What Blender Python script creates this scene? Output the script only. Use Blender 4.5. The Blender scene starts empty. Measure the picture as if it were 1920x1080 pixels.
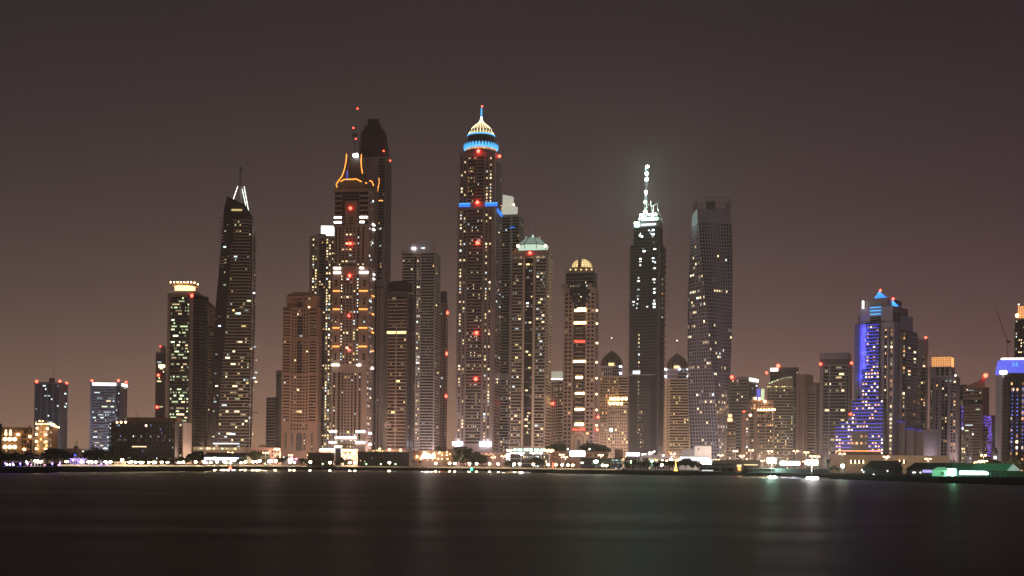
import bpy, math, random
from mathutils import Vector, Matrix
R = random.Random(11)
sc = bpy.context.scene
COL = sc.collection
F_PX, YH, EYE, GROUND = 2261.0, 868.0, 8.0, 3.0
ROLL = math.radians(0.65)
CR, SR = math.cos(ROLL), math.sin(ROLL)
sin, cos, pi, rad = math.sin, math.cos, math.pi, math.radians

def flat(px, py):
    """photo pixel -> level pixel offsets from the eye line (the photograph is tilted slightly)"""
    dx, dy = px-960, YH-py
    return dx*CR-dy*SR, dx*SR+dy*CR
def W(px, py, D):
    x, z = flat(px, py)
    return Vector((x/F_PX*D, D, EYE+z/F_PX*D))

# ---------------------------------------------------------------- materials
MATS = {}
def mat(key, col, rough=.7, metal=0, var=.18, scale=.05, stretch=(1, 1, .25), bump=0, spec=.5):
    m = bpy.data.materials.new(key); m.use_nodes = True
    nt = m.node_tree; b = nt.nodes['Principled BSDF']
    b.inputs['Roughness'].default_value = rough
    b.inputs['Metallic'].default_value = metal
    b.inputs['Specular IOR Level'].default_value = spec
    tc = nt.nodes.new('ShaderNodeTexCoord'); mp = nt.nodes.new('ShaderNodeMapping')
    mp.inputs['Scale'].default_value = stretch
    nz = nt.nodes.new('ShaderNodeTexNoise'); nz.inputs['Scale'].default_value = scale; nz.inputs['Detail'].default_value = 6
    nt.links.new(tc.outputs['Object'], mp.inputs[0]); nt.links.new(mp.outputs[0], nz.inputs['Vector'])
    rp = nt.nodes.new('ShaderNodeValToRGB')
    rp.color_ramp.elements[0].position = .3; rp.color_ramp.elements[1].position = .7
    rp.color_ramp.elements[0].color = [c*(1-var) for c in col]+[1]
    rp.color_ramp.elements[1].color = [min(1, c*(1+var)) for c in col]+[1]
    nt.links.new(nz.outputs['Fac'], rp.inputs[0]); nt.links.new(rp.outputs[0], b.inputs['Base Color'])
    if bump:
        bp = nt.nodes.new('ShaderNodeBump'); bp.inputs['Strength'].default_value = bump
        nt.links.new(nz.outputs['Fac'], bp.inputs['Height']); nt.links.new(bp.outputs[0], b.inputs['Normal'])
    MATS[key] = m
    return m
def em(key, col, st, sampled=False, rnd=0, base=(.1, .1, .1)):
    """something that gives off light; rnd varies the strength from one object to the next"""
    m = bpy.data.materials.new(key); m.use_nodes = True
    nt = m.node_tree; b = nt.nodes['Principled BSDF']
    b.inputs['Base Color'].default_value = (*base, 1); b.inputs['Roughness'].default_value = .5
    b.inputs['Emission Color'].default_value = (*col, 1); b.inputs['Emission Strength'].default_value = st
    if rnd:
        oi = nt.nodes.new('ShaderNodeObjectInfo'); mr = nt.nodes.new('ShaderNodeMapRange')
        mr.inputs['To Min'].default_value = st*(1-rnd)*.55; mr.inputs['To Max'].default_value = st*(1+rnd)
        sq = nt.nodes.new('ShaderNodeMath'); sq.operation = 'POWER'; sq.inputs[1].default_value = 2.2
        nt.links.new(oi.outputs['Random'], sq.inputs[0]); nt.links.new(sq.outputs[0], mr.inputs['Value']); nt.links.new(mr.outputs[0], b.inputs['Emission Strength'])
    m.cycles.emission_sampling = 'AUTO' if sampled else 'NONE'
    MATS[key] = m
    return m

# walls
for k, c, r in [('tan', (.40, .28, .20), .8), ('beige', (.42, .34, .27), .8), ('pink', (.42, .29, .25), .8), ('grey', (.30, .29, .30), .7),
             ('pale', (.50, .47, .44), .75), ('bluegrey', (.20, .21, .26), .6), ('dark', (.055, .05, .055), .6), ('mauve', (.24, .20, .21), .7),
             ('lilac', (.34, .31, .36), .6), ('brown', (.25, .17, .13), .8), ('white', (.72, .70, .68), .7), ('steel', (.25, .25, .27), .4),
             ('concrete', (.075, .068, .085), .9), ('redroof', (.30, .12, .09), .8), ('slate', (.10, .10, .115), .6), ('cream', (.50, .40, .30), .8),
             ('terracotta', (.34, .215, .165), .8), ('pinkbrown', (.29, .215, .19), .8), ('nightgrey', (.20, .19, .25), .6), ('blueconc', (.32, .31, .42), .7), ('warmgrey', (.27, .23, .21), .75)]:
    mat(k, c, r)
mat('glass', (.010, .009, .016), .2, var=.35, scale=.09)
mat('bluepane', (.014, .018, .036), .15, var=.3, scale=.09)
mat('brownpane', (.014, .011, .014), .25, var=.3, scale=.09)
mat('greypane', (.045, .047, .06), .3, var=.3, scale=.09)
mat('black', (.012, .012, .013), .8)
mat('bronze', (.42, .27, .2), .35, .7)
mat('crane_red', (.35, .06, .05), .6)
mat('dirt', (.018, .017, .016), .95, spec=0, scale=.03, stretch=(1, 1, 1))
mat('paving', (.30, .27, .21), .85, scale=.3, stretch=(1, 1, 1))
mat('road', (.05, .05, .05), .85, scale=.3, stretch=(1, 1, 1))
mat('rock', (.02, .019, .018), .9, spec=0, var=.5, scale=.5, stretch=(1, 1, 1), bump=.6)
mat('leaf', (.05, .065, .03), .8, var=.45, scale=.8, stretch=(1, 1, 1))
mat('palmleaf', (.055, .07, .03), .8, var=.4, scale=.8, stretch=(1, 1, 1))
mat('bark', (.09, .065, .045), .9, scale=1.5)
mat('canvas', (.62, .60, .58), .8)
mat('canvas_dark', (.07, .065, .065), .8)
mat('canvas_green', (.10, .16, .11), .8)
# lit panes: w warm white, c cool, y yellow, g greenish white, o amber, d dim warm, b blue
em('lit_w', (1, .76, .42), 2.3, rnd=.8); em('lit_c', (.74, .93, 1), 2.1, rnd=.8); em('lit_y', (1, .80, .30), 1.9, rnd=.8)
em('lit_g', (.80, 1, .55), 2.0, rnd=.6); em('lit_o', (1, .48, .18), 1.7, rnd=.7); em('lit_d', (1, .70, .42), .45, rnd=.7)
em('lit_b', (.25, .35, 1), 1.6, rnd=.6)
em('neon_orange', (1, .34, .04), 2.3, True); em('bar_orange', (1, .34, .07), 2.8, True); em('bar_white', (1, .95, .85), 9, True)
em('bar_warm', (1, .66, .30), 10, True); em('neon_blue', (.02, .22, 1), 1.25, True); em('cyan', (.08, .48, 1), 1.5, True); em('crown_orange', (1, .42, .14), 1.5, True)
em('blue_line', (.035, .055, 1), 1.7, True); em('crown_warm', (1, .58, .24), 3.2, True); em('crown_white', (.98, 1, .86), 3.0, True)
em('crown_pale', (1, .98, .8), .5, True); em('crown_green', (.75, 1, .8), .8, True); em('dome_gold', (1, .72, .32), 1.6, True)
em('beacon_red', (1, .035, .02), 22, True); em('sign_red', (1, .09, .05), 4.5, True); em('led_blue', (.80, .85, 1), 16, True)
em('lamp_white', (1, .78, .44), 60, True); em('lamp_sodium', (1, .45, .14), 30, True); em('lamp_green', (.55, 1, .45), 8, True)
em('flood_white', (1, .97, .95), 260, True); em('flood_green', (.55, 1, .72), 200, True); em('star_lamp', (.56, 1, .72), 560, True)
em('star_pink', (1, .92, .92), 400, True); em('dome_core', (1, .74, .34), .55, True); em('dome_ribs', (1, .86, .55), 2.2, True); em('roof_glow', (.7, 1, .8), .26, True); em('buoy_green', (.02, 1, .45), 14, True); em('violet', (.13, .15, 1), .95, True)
em('hall_green', (.42, 1, .72), 5, True); em('uplight', (1, .56, .22), 26, True); em('magenta', (1, .2, .45), 6, True)
em('fire', (1, .55, .08), 7, True); em('tent_glow', (.06, .42, .18), .17, True, base=(.08, .14, .09)); em('tent_dim', (.06, .42, .18), .07, True, base=(.08, .12, .09)); em('gable_glow', (.62, .9, .75), .35, True, base=(.5, .5, .5)); em('green_lit_canvas', (.25, 1, .48), .4, True, base=(.5, .5, .5)); em('work_white', (.92, 1, 1), 5.5, rnd=.6); em('podium_white', (.92, .97, 1), 1.3, True)  # tent and gable canvas carries the light on it as emission
em('blue_dot', (.14, .2, 1), 2.2, rnd=.5); em('green_deck', (.55, 1, .7), 9, True); em('purple_dot', (.25, .12, 1), 2.2, rnd=.5)

# ---------------------------------------------------------------- mesh collecting
class MB:
    def __init__(s): s.v, s.f, s.m, s.k = [], [], [], []
    def mi(s, key):
        if key not in s.k: s.k.append(key)
        return s.k.index(key)
    def face(s, pts, key):
        b = len(s.v); s.v += [tuple(p) for p in pts]; s.f.append(tuple(range(b, b+len(pts)))); s.m.append(s.mi(key))
    def hexa(s, p, key):
        """8 points, bottom ring then top ring, counter-clockwise from above"""
        b = len(s.v); s.v += [tuple(q) for q in p]
        for q in ((3, 2, 1, 0), (4, 5, 6, 7), (0, 1, 5, 4), (1, 2, 6, 5), (2, 3, 7, 6), (3, 0, 4, 7)):
            s.f.append(tuple(b+i for i in q)); s.m.append(s.mi(key))
    def box(s, x0, x1, y0, y1, z0, z1, key):
        s.hexa([(x0, y0, z0), (x1, y0, z0), (x1, y1, z0), (x0, y1, z0), (x0, y0, z1), (x1, y0, z1), (x1, y1, z1), (x0, y1, z1)], key)
    def prism(s, bot, top, key, caps=True):
        n = len(bot); b = len(s.v); s.v += [tuple(p) for p in bot]+[tuple(p) for p in top]; k = s.mi(key)
        for i in range(n):
            j = (i+1) % n; s.f.append((b+i, b+j, b+n+j, b+n+i)); s.m.append(k)
        if caps:
            s.f.append(tuple(b+i for i in reversed(range(n)))); s.m.append(k)
            s.f.append(tuple(b+n+i for i in range(n))); s.m.append(k)
    def poly(s, pts, z0, z1, key):
        s.prism([(x, y, z0) for x, y in pts], [(x, y, z1) for x, y in pts], key)
    def lathe(s, cx, cy, prof, key, n=20, rot=0, sx=1, sy=1):
        b = len(s.v); k = s.mi(key)
        for r, z in prof:
            for i in range(n):
                a = rot+2*pi*i/n; s.v.append((cx+r*sx*cos(a), cy+r*sy*sin(a), z))
        for j in range(len(prof)-1):
            for i in range(n):
                i2 = (i+1) % n
                s.f.append((b+j*n+i, b+j*n+i2, b+(j+1)*n+i2, b+(j+1)*n+i)); s.m.append(k)
        s.f.append(tuple(b+i for i in reversed(range(n)))); s.m.append(k)
        t = b+(len(prof)-1)*n; s.f.append(tuple(t+i for i in range(n))); s.m.append(k)
    def bar(s, p, q, r, key, n=5, r2=None):
        p, q = Vector(p), Vector(q); d = (q-p)
        if d.length < 1e-6: return
        d.normalize(); a = d.orthogonal().normalized(); c = d.cross(a); r2 = r if r2 is None else r2
        ring = lambda o, rr: [o+(a*cos(2*pi*i/n)+c*sin(2*pi*i/n))*rr for i in range(n)]
        s.prism(ring(p, r), ring(q, r2), key)
    def tube(s, pts, r, key, n=6):
        """one continuous tube through the points"""
        pts = [Vector(p) for p in pts]; b = len(s.v); k = s.mi(key)
        for i, p in enumerate(pts):
            d = (pts[min(i+1, len(pts)-1)]-pts[max(i-1, 0)]).normalized()
            a = d.cross(Vector((.13, .9, .21))).normalized(); c = d.cross(a)
            s.v += [tuple(p+(a*cos(2*pi*j/n)+c*sin(2*pi*j/n))*r) for j in range(n)]
        for i in range(len(pts)-1):
            for j in range(n):
                j2 = (j+1) % n; s.f.append((b+i*n+j, b+i*n+j2, b+(i+1)*n+j2, b+(i+1)*n+j)); s.m.append(k)
        s.f.append(tuple(b+j for j in reversed(range(n)))); s.m.append(k)
        e = b+(len(pts)-1)*n; s.f.append(tuple(e+j for j in range(n))); s.m.append(k)
    def ball(s, c, r, key, n=10, m=6, sz=1):
        s.lathe(c[0], c[1], [(max(.01*r, r*sin(pi*i/m)), c[2]-r*sz*cos(pi*i/m)) for i in range(m+1)], key, n)
    def mesh(s, name):
        me = bpy.data.meshes.new(name); me.from_pydata(s.v, [], s.f)
        for k in s.k: me.materials.append(MATS[k])
        me.polygons.foreach_set('material_index', s.m); me.update()
        return me
    def build(s, name, parent=None, loc=(0, 0, 0), kind=None, label=None):
        o = bpy.data.objects.new(name, s.mesh(name)); COL.objects.link(o); o.location = loc; o.parent = parent
        if kind: o['kind'] = kind
        if label: o['label'] = label
        return o
def tag(o, label, cat, group=None):
    o['label'] = label; o['category'] = cat
    if group: o['group'] = group
    return o
def empty(name, label, cat, loc, rz=0, group=None):
    o = bpy.data.objects.new(name, None); COL.objects.link(o); o.location = loc; o.rotation_euler.z = rz
    return tag(o, label, cat, group)
def copy_tree(o, parent=None):
    c = o.copy(); COL.objects.link(c); c.parent = parent
    for ch in list(o.children): copy_tree(ch, c)
    return c

PANE = {}
def pane_mesh(key):
    if key not in PANE:
        b = MB(); b.box(-.5, .5, -.06, .06, -.5, .5, key); PANE[key] = b.mesh('window')
    return PANE[key]

class Face:
    def __init__(s, o, u, n, w, a, b): s.o, s.u, s.n, s.w, s.a, s.b = Vector(o), Vector(u), Vector(n), w, a, b; s.ang = math.atan2(u[1], u[0])
    def p(s, u, z, off): q = s.o+s.u*u+s.n*off; return (q.x, q.y, z)
    def U(s, px): return (px-s.a)/(s.b-s.a)*s.w

class Tower:
    """a building measured in the photo: front from px a to b, visible flank from b to c (right) or c to a (left)"""
    def __init__(s, name, label, cat, a, b, c, yr, D, al=0, dep=None, fh=3.6, wall='tan', group=None, most=100, seed=0):
        s.R = random.Random(seed or hash(int(a*7+yr)))
        lo, hi = min(a, c), max(b, c)
        x, _ = flat((lo+hi)/2, yr)
        s.phi = math.atan(x/F_PX); s.D = D; s.al = rad(al); s.side = 1 if c > b else -1 if c < a else 0
        s.m = D/F_PX*cos(s.phi)
        Wd = (b-a)*s.m/cos(s.al)
        s.dep = dep or (abs(c-(b if c > b else a))*s.m/sin(s.al) if s.side and al else Wd*.8)
        s.Wd = Wd; s.fd = None; h = (s.dep*cos(s.al)+Wd*sin(s.al))/2
        s.X = x/F_PX*D; s.h = h
        s.rot = -s.phi-s.al*(s.side or 1)
        q = (D+h)/D
        s.root = empty(name, label, cat, (s.X*q, D+h, GROUND), s.rot, group)
        s.body, s.win, s.panes, s.fh, s.wall, s.most = MB(), MB(), [], fh, wall, most
        s.lrot = -s.al*(s.side or 1)
    def Z(s, py, px=None):
        px = px if px is not None else s.X/s.D*F_PX+960+(YH-py)*SR
        return W(px, py, s.D).z-GROUND
    def lat(s, px, py): return (W(px, py, s.D).x-s.X)*cos(s.phi)
    def loc(s, px, py, fwd=None):
        """photo pixel -> the thing's own coordinates, fwd metres towards the viewer from its centre"""
        fwd = s.h if fwd is None else fwd
        lx = s.lat(px, py); c, n = cos(-s.lrot), sin(-s.lrot)
        if fwd >= s.h*.96:  # measured from the face of the building itself
            f = (lx*n+(s.fd or s.dep)/2)/c
            if abs(n) > .02: f = min(f, ((s.Wd/2 if n > 0 else -s.Wd/2)-lx*c)/n)
            fwd = max(-s.h, f)+fwd-s.h
        ly = -fwd
        return Vector((lx*c-ly*n, lx*n+ly*c, s.Z(py, px)))
    def tier(s, a, b, c, y1, y0, key=None, dep=None, solid=True):
        """a block of the body between photo rows y0 (top) and y1 (bottom; None = ground)"""
        lo, hi = min(a, c), max(b, c); ym = ((y1 or 850)+y0)/2
        ox = s.lat((lo+hi)/2, ym); cx, cy = ox*cos(-s.lrot), ox*sin(-s.lrot)
        Wd = (b-a)*s.m/cos(s.al); d = dep or (abs(c-(b if c > b else a))*s.m/sin(s.al) if s.side and s.al and c != b and c != a else s.dep)
        if s.fd is None: s.fd = d
        z0 = 0 if y1 is None else s.Z(y1); z1 = s.Z(y0)
        x0, x1, ya, yb = cx-Wd/2, cx+Wd/2, cy-d/2, cy+d/2
        if solid: s.body.box(x0, x1, ya, yb, z0, z1, key or s.wall)
        t = dict(f=Face((x0, ya, 0), (1, 0, 0), (0, -1, 0), Wd, a, b), z0=z0, z1=z1, x0=x0, x1=x1, y0=ya, y1=yb, cx=cx, cy=cy, w=Wd, d=d)
        t['s'] = Face((x1, ya, 0), (0, 1, 0), (1, 0, 0), d, b, c) if s.side >= 0 else Face((x0, yb, 0), (0, -1, 0), (-1, 0, 0), d, c, a)
        if c == b or c == a: t['s'].a, t['s'].b = 0, 1
        t['r'] = Face((x1, ya, 0), (0, 1, 0), (1, 0, 0), d, 0, 1); t['l'] = Face((x0, yb, 0), (0, -1, 0), (-1, 0, 0), d, 0, 1)
        return t
    def q(s, F, u0, u1, z0, z1, off, key, mb=None):
        (mb or s.body).face([F.p(u0, z0, off), F.p(u1, z0, off), F.p(u1, z1, off), F.p(u0, z1, off)], key)
    def bx(s, F, u0, u1, z0, z1, o0, o1, key, mb=None):
        P = F.p
        (mb or s.body).hexa([P(u0, z0, o1), P(u1, z0, o1), P(u1, z0, o0), P(u0, z0, o0), P(u0, z1, o1), P(u1, z1, o1), P(u1, z1, o0), P(u0, z1, o0)], key)
    def lit(s, F, uc, zc, w, h, off, key): s.panes.append((F.p(uc, zc, off), w, h, F.ang, key))
    def strip(s, F, p0, p1, kind, z0, z1, n=2, fw=.6, fq=.55, lit=.05, pal='w', dp=.9, sh=.32, key=None, gl='glass', k=1, fh=None, off=.08, run=0):
        u0, u1 = sorted((F.U(p0), F.U(p1))); key = key or s.wall; fh = fh or s.fh; rr = s.R
        nf = max(1, round((z1-z0)/fh)); h = (z1-z0)/nf; cw = (u1-u0)/n
        if kind == 'p': s.bx(F, u0, u1, z0, z1, -.2, dp, key); return
        if kind == 'r':
            for j in range(n+1):
                uu = u0+(u1-u0)*j/n; s.bx(F, uu-fw/2, uu+fw/2, z0, z1, -.1, dp, key)
            return
        if kind in 'bk': s.q(F, u0, u1, z0, z1, off, gl)
        for i in range(nf):
            zb = z0+i*h
            if kind == 'b': s.bx(F, u0, u1, zb, zb+h*sh, -.1, dp, key)
            if kind == 'k' and i % k == 0: s.bx(F, u0, u1, zb, zb+.5, -.1, .25, key)
            pf = 1.45*lit*(rr.random()**2*2.4+.2) if not run else (lit*2 if rr.random() < .5 else lit*.3)
            j = 0
            while j < n:
                on = rr.random() < pf
                w = fw*cw; uc = u0+(j+.5)*cw; step = 1
                if on and run and rr.random() < .7:
                    step = min(n-j, rr.randint(2, run)); w = (step-1)*cw+fw*cw; uc = u0+(j+step/2)*cw
                if kind == 'g': hh = h*fq; zc = zb+h*.5
                elif kind == 'b': hh = h*(1-sh)*.72; zc = zb+h*(sh+(1-sh)*.46); w *= 1.0
                else: hh = h*.5; zc = zb+h*.5
                if on: s.lit(F, uc, zc, rr.uniform(.75, 1.2)*w*(.66 if kind != 'g' else .9), hh*.8, off+.1, 'lit_'+rr.choice(pal))
                elif kind == 'g':
                    s.q(F, uc-w/2, uc+w/2, zc-hh/2, zc+hh/2, off, gl, s.win)
                j += step
    def fac(s, F, strips, y1, y0, **kw):
        z0 = 0 if y1 is None else s.Z(y1); z1 = s.Z(y0)
        for st in strips:
            o = dict(kw); o.update(st[3] if len(st) > 3 else {})
            a0, a1 = o.pop('y1', None), o.pop('y0', None)
            s.strip(F, st[0], st[1], st[2], s.Z(a0) if a0 else z0, s.Z(a1) if a1 else z1, **o)
    def cornice(s, t, py, h=1.2, o=1.0, key=None):
        z = s.Z(py); s.body.box(t['x0']-o, t['x1']+o, t['y0']-o, t['y1']+o, z-h/2, z+h/2, key or s.wall)
    def lbar(s, F, p0, p1, ya, yb, key, name='light_bar', dp=1.0, off=.3):
        b = MB(); s.bx(F, *sorted((F.U(p0), F.U(p1))), s.Z(yb), s.Z(ya), off, off+dp, key, b); return b.build(name, s.root)
    def beacon(s, px, py, r=1.15, fwd=None, key='beacon_red', name='beacon'):
        b = MB(); b.ball((0, 0, 0), r, key, 8, 6); b.box(-.25, .25, -.25, .25, -r-1.2, -r*.8, 'steel')
        p = s.loc(px, py, (s.h+1.2 if fwd is None else fwd))
        return b.build(name, s.root, p)
    def mast(s, px, y1, y0, r=.5, fwd=0, key='steel', name='mast', r2=.15):
        b = MB(); p = s.loc(px, y1, fwd); b.bar(p, (p.x, p.y, s.Z(y0, px)), r, key, 6, r2); return b.build(name, s.root)
    SUB = {'dome_rib': 'dome', 'dome_window': 'dome', 'dome_ring': 'dome', 'spire_collar': 'spire', 'crown_grille': 'crown', 'crown_lattice': 'crown', 'lantern_frame': 'lantern', 'ring_crest_trim': 'blue_ring', 'pyramid_frame': 'blue_pyramid', 'cupola': 'roof', 'roof_ornament': 'roof'}
    def part(s, mb, name, label=None):
        """a part of the building, or a piece of the part it sits on"""
        if not hasattr(s, 'made'): s.made = {}
        o = mb.build(name, s.made.get(s.SUB.get(name), s.root), label=label); s.made[name] = o; return o
    def done(s):
        s.body.build('wall', s.root)
        s.panes.sort(key=lambda p: -p[1]*p[2]); few = s.panes[:s.most]
        for p, w, h, ang, key in few:
            o = bpy.data.objects.new('window', pane_mesh(key)); COL.objects.link(o)
            o.parent = s.root; o.location = p; o.scale = (w, 1, h); o.rotation_euler.z = ang
        for p, w, h, ang, key in s.panes[s.most:]:
            c, n = cos(ang)*w/2, sin(ang)*w/2
            s.win.face([(p[0]-c, p[1]-n, p[2]-h/2), (p[0]+c, p[1]+n, p[2]-h/2), (p[0]+c, p[1]+n, p[2]+h/2), (p[0]-c, p[1]-n, p[2]+h/2)], key)
        if s.win.f: s.win.build('window', s.root, kind='stuff')
# ================================================================ THE TOWERS
def dome(mb, cx, cy, z0, r, h, key, n=24, ribs=None, ribkey=None, prof=None, rr=.35):
    """a domed shell with raised ribs; prof gives (radius share, height share)"""
    prof = prof or [(cos(i*pi/12), sin(i*pi/12)) for i in range(6)]+[(.03, 1)]
    if key: mb.lathe(cx, cy, [(r*a, z0+h*b) for a, b in prof], key, n)
    for i in range(ribs or 0):
        an = 2*pi*i/ribs
        mb.tube([(cx+(r*a+.1)*cos(an), cy+(r*a+.1)*sin(an), z0+h*b) for a, b in prof], rr, ribkey, 4)

def small_towers():
    # dark office block, far west
    t = Tower('office_tower', 'dark grey office tower with vertical piers, roof mast and red roof lights', 'office tower', 65, 111, 126, 780, 1900, 18, wall='bluegrey', fh=5.2, most=30)
    k = t.tier(65, 111, 126, None, 717)
    for F, a, b, n in ((k['f'], 65, 111, 8), (k['s'], 111, 126, 4)):
        t.fac(F, [(a, b, 'k', dict(n=n, lit=.06, pal='cccw', run=4, gl='greypane'))], 845, 720)
        t.fac(F, [(a, b, 'r', dict(n=max(2, n//2), fw=1.6, dp=.7))], None, 717)
    t.cornice(k, 718, 3, 1.5)
    t.tier(92, 101, 103, 717, 707, 'slate'); t.done()
    t.mast(101, 708, 680, .4)
    for p in ((68.6, 715), (112.5, 714.6), (125.4, 716)): t.beacon(*p, r=2.1)
    # pale banded office block
    t = Tower('office_tower', 'pale banded office tower with a glowing white rim along its roof', 'office tower', 168, 224, 239, 780, 1900, 16, wall='blueconc', fh=4.4, most=60)
    k = t.tier(168, 224, 239, None, 717)
    st = dict(n=9, lit=.17, pal='ccgcw', run=4, sh=.5, dp=.4, gl='greypane')
    t.fac(k['f'], [(172, 215, 'b', st), (217, 224, 'k', dict(n=2, lit=.1, pal='c', gl='bluepane'))], None, 724)
    t.fac(k['s'], [(226, 238, 'b', dict(st, n=3, lit=.15))], None, 724)
    for F, a, b in ((k['f'], 173, 192), (k['f'], 193, 217), (k['s'], 227, 238)): t.lbar(F, a, b, 717.5, 722.5, 'crown_white', 'roof_light')
    t.cornice(k, 716.5, 1, 2.5); t.done()
    for p in ((172.4, 713.5), (222, 713), (237, 714)): t.beacon(*p, r=1.9)
    # slim blue tower
    t = Tower('slim_tower', 'slim blue glass tower with a comb of white fins on its roof', 'skyscraper', 291, 308, 311, 720, 1700, 14, wall='bluegrey', fh=4.5, most=24)
    k = t.tier(291, 308, 311, None, 660)
    t.fac(k['f'], [(292, 308, 'k', dict(n=4, lit=.13, pal='cwg', run=3, gl='greypane'))], None, 664)
    for i in range(5): t.bx(k['f'], t.m*(9+i*2), t.m*(9.7+i*2), k['z1']-1, t.Z(647+i*.4), -6, 0, 'pale')
    t.lbar(k['f'], 297, 308.5, 684, 688.5, 'bar_warm', 'light_band'); t.done()
    t.beacon(297, 703.5, 1.7); t.beacon(294.5, 763.5, 1.7); t.beacon(300.5, 649.5, .8)
    # wide dark block with blue glass
    t = Tower('office_block', 'wide low dark office block with blue tinted glass and amber roof lamps', 'office building', 212, 338, 352, 820, 1230, 20, dep=30, wall='dark', fh=3.6, most=60)
    k = t.tier(213, 338, 338, None, 790.5, dep=30)
    t.fac(k['f'], [(216, 336, 'k', dict(n=40, lit=.11, pal='ddbbcdw', gl='bluepane', fw=.45))], None, 794)
    t.fac(k['f'], [(216, 336, 'r', dict(n=40, fw=.25, dp=.3, key='slate'))], None, 794)
    r = t.tier(242, 338, 338, 792, 781.5, 'brown', dep=18)
    w = t.tier(338.5, 353, 353, None, 790, 'warmgrey', dep=28)
    t.fac(w['f'], [(341, 351, 'g', dict(n=2, fw=.7, lit=.05))], None, 792)
    for i in range(6):
        z = t.Z(795+i*8); t.lit(k['f'], t.m*3.2, z, 1, 1.6, .5, 'lit_c')
    t.lbar(k['f'], 258, 285, 836.5, 838.5, 'lit_w', 'light_band')
    t.done()
    for px in (219, 226.5, 235): t.beacon(px, 791, .9, key='uplight', name='roof_lamp')
    t.beacon(274, 797.5, 1, key='uplight', name='roof_lamp'); t.mast(256, 782, 769, .35)
    # hotel with glowing cylinder on the roof
    t = Tower('office_tower', 'rounded office tower with green-white lit floors and a glowing cylinder crown', 'skyscraper', 313, 361, 377, 690, 1380, 16, wall='warmgrey', fh=3.6, most=100)
    k = t.tier(313, 361, 377, None, 549)
    sl = 'slate'
    t.fac(k['f'], [(318, 354.5, 'b', dict(n=7, lit=.30, pal='gggggw', run=4, sh=.28, dp=.25, key=sl)), (313, 318, 'p', dict(dp=.8)), (355, 361, 'p', dict(dp=.9))], None, 556)
    cx, cy = k['x1']-1, (k['y0']+k['y1'])/2
    b = MB(); b.lathe(k['x1']-4.5, cy, [(k['d']*.5+.2, 0), (k['d']*.5+.2, k['z1']-2)], 'glass', 28)
    for i in range(int((k['z1']-4)/3.6)): b.lathe(k['x1']-4.5, cy, [(k['d']*.5+.45, i*3.6), (k['d']*.5+.45, i*3.6+.6)], 'slate', 28)
    t.part(b, 'round_bay')
    for i in range(30): t.lit(k['s'], t.R.choice((1.5, 3)), 8+i*5.5, .9, 1.2, k['d']*.25, t.R.choice(('lit_c', 'lit_d', 'lit_g')))
    t.cornice(k, 547, 3.2, 1.6, 'pale')
    zc = t.Z(547); b = MB(); b.lathe(k['cx'], k['cy'], [(t.m*19.5, zc), (t.m*19.5, t.Z(532))], 'crown_warm', 32); t.part(b, 'crown_drum')
    b = MB(); b.lathe(k['cx'], k['cy'], [(t.m*24, t.Z(533)), (t.m*27, t.Z(531)), (t.m*27, t.Z(529.5)), (t.m*5, t.Z(528))], 'cream', 32); t.part(b, 'crown_canopy')
    for i in range(9): t.beacon(320+i*6.4, 528.5, .75, key='uplight', name='canopy_lamp')
    t.lbar(k['f'], 314, 361, 545.5, 547, 'lit_w', 'ledge_light', .3, 1.4)
    t.done(); t.beacon(359.6, 554, 1.5)
    # tan tower with the red pyramid roof
    t = Tower('apartment_tower', 'tan apartment tower with a red pyramid roof behind the dark blade tower', 'skyscraper', 370, 403, 406, 700, 1500, 8, dep=26, wall='tan', fh=3.8, most=40)
    k = t.tier(377, 403, 405, None, 576, dep=24); w = t.tier(370, 391, 392, None, 581, 'tan', dep=28)
    t.fac(w['f'], [(371, 376, 'g', dict(n=2, lit=.1, pal='wd')), (377, 390, 'b', dict(n=4, lit=.09, pal='wodb', sh=.45))], None, 600)
    t.fac(k['f'], [(392, 402, 'b', dict(n=3, lit=.08, pal='wd', sh=.45))], None, 612)
    t.fac(k['f'], [(379, 401, 'g', dict(n=7, fw=.5))], 592, 582)
    b = MB(); z = k['z1']; x0, x1, y0, y1 = k['x0']-1, k['x1']+1, k['y0']-1, k['y1']+1
    a = (k['cx'], k['cy'], t.Z(562.5))
    for p, q in (((x0, y0, z), (x1, y0, z)), ((x1, y0, z), (x1, y1, z)), ((x1, y1, z), (x0, y1, z)), ((x0, y1, z), (x0, y0, z))): b.face([p, q, a], 'redroof')
    b.face([(x0, y1, z), (x1, y1, z), (x1, y0, z), (x0, y0, z)], 'redroof'); t.part(b, 'roof')
    t.cornice(k, 577, 1.5, .8); t.cornice(k, 594, 1.2, .8); t.done()
    # hazy stepped block
    t = Tower('apartment_tower', 'plain unlit grey stepped tower behind the tan arched tower', 'skyscraper', 499, 515, 527, 790, 1720, 40, wall='slate', fh=4.2, most=10)
    k = t.tier(499, 515, 527, None, 745); t.fac(k['f'], [(499, 515, 'b', dict(n=4, lit=0, dp=1.2, key='grey'))], None, 747)
    u = t.tier(517, 523, 528, None, 693, 'grey'); t.fac(u['f'], [(517.5, 522.5, 'g', dict(n=2, lit=0))], 745, 700); t.done()
    # pale block with caged crown
    t = Tower('apartment_tower', 'pale apartment block with a bright caged crown between two taller towers', 'skyscraper', 1030, 1056, 1058, 770, 1600, 6, dep=24, wall='beige', fh=3.9, most=40)
    k = t.tier(1031, 1056, 1058, None, 712, dep=24)
    t.fac(k['f'], [(1031, 1038, 'g', dict(n=2, lit=.05)), (1039, 1046, 'g', dict(n=2, lit=.12, pal='ywd')), (1046, 1056, 'b', dict(n=3, lit=.12, pal='ydw', sh=.4))], None, 716)
    c = t.tier(1034, 1055.5, 1057, 712, 696, solid=False, dep=20)
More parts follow.
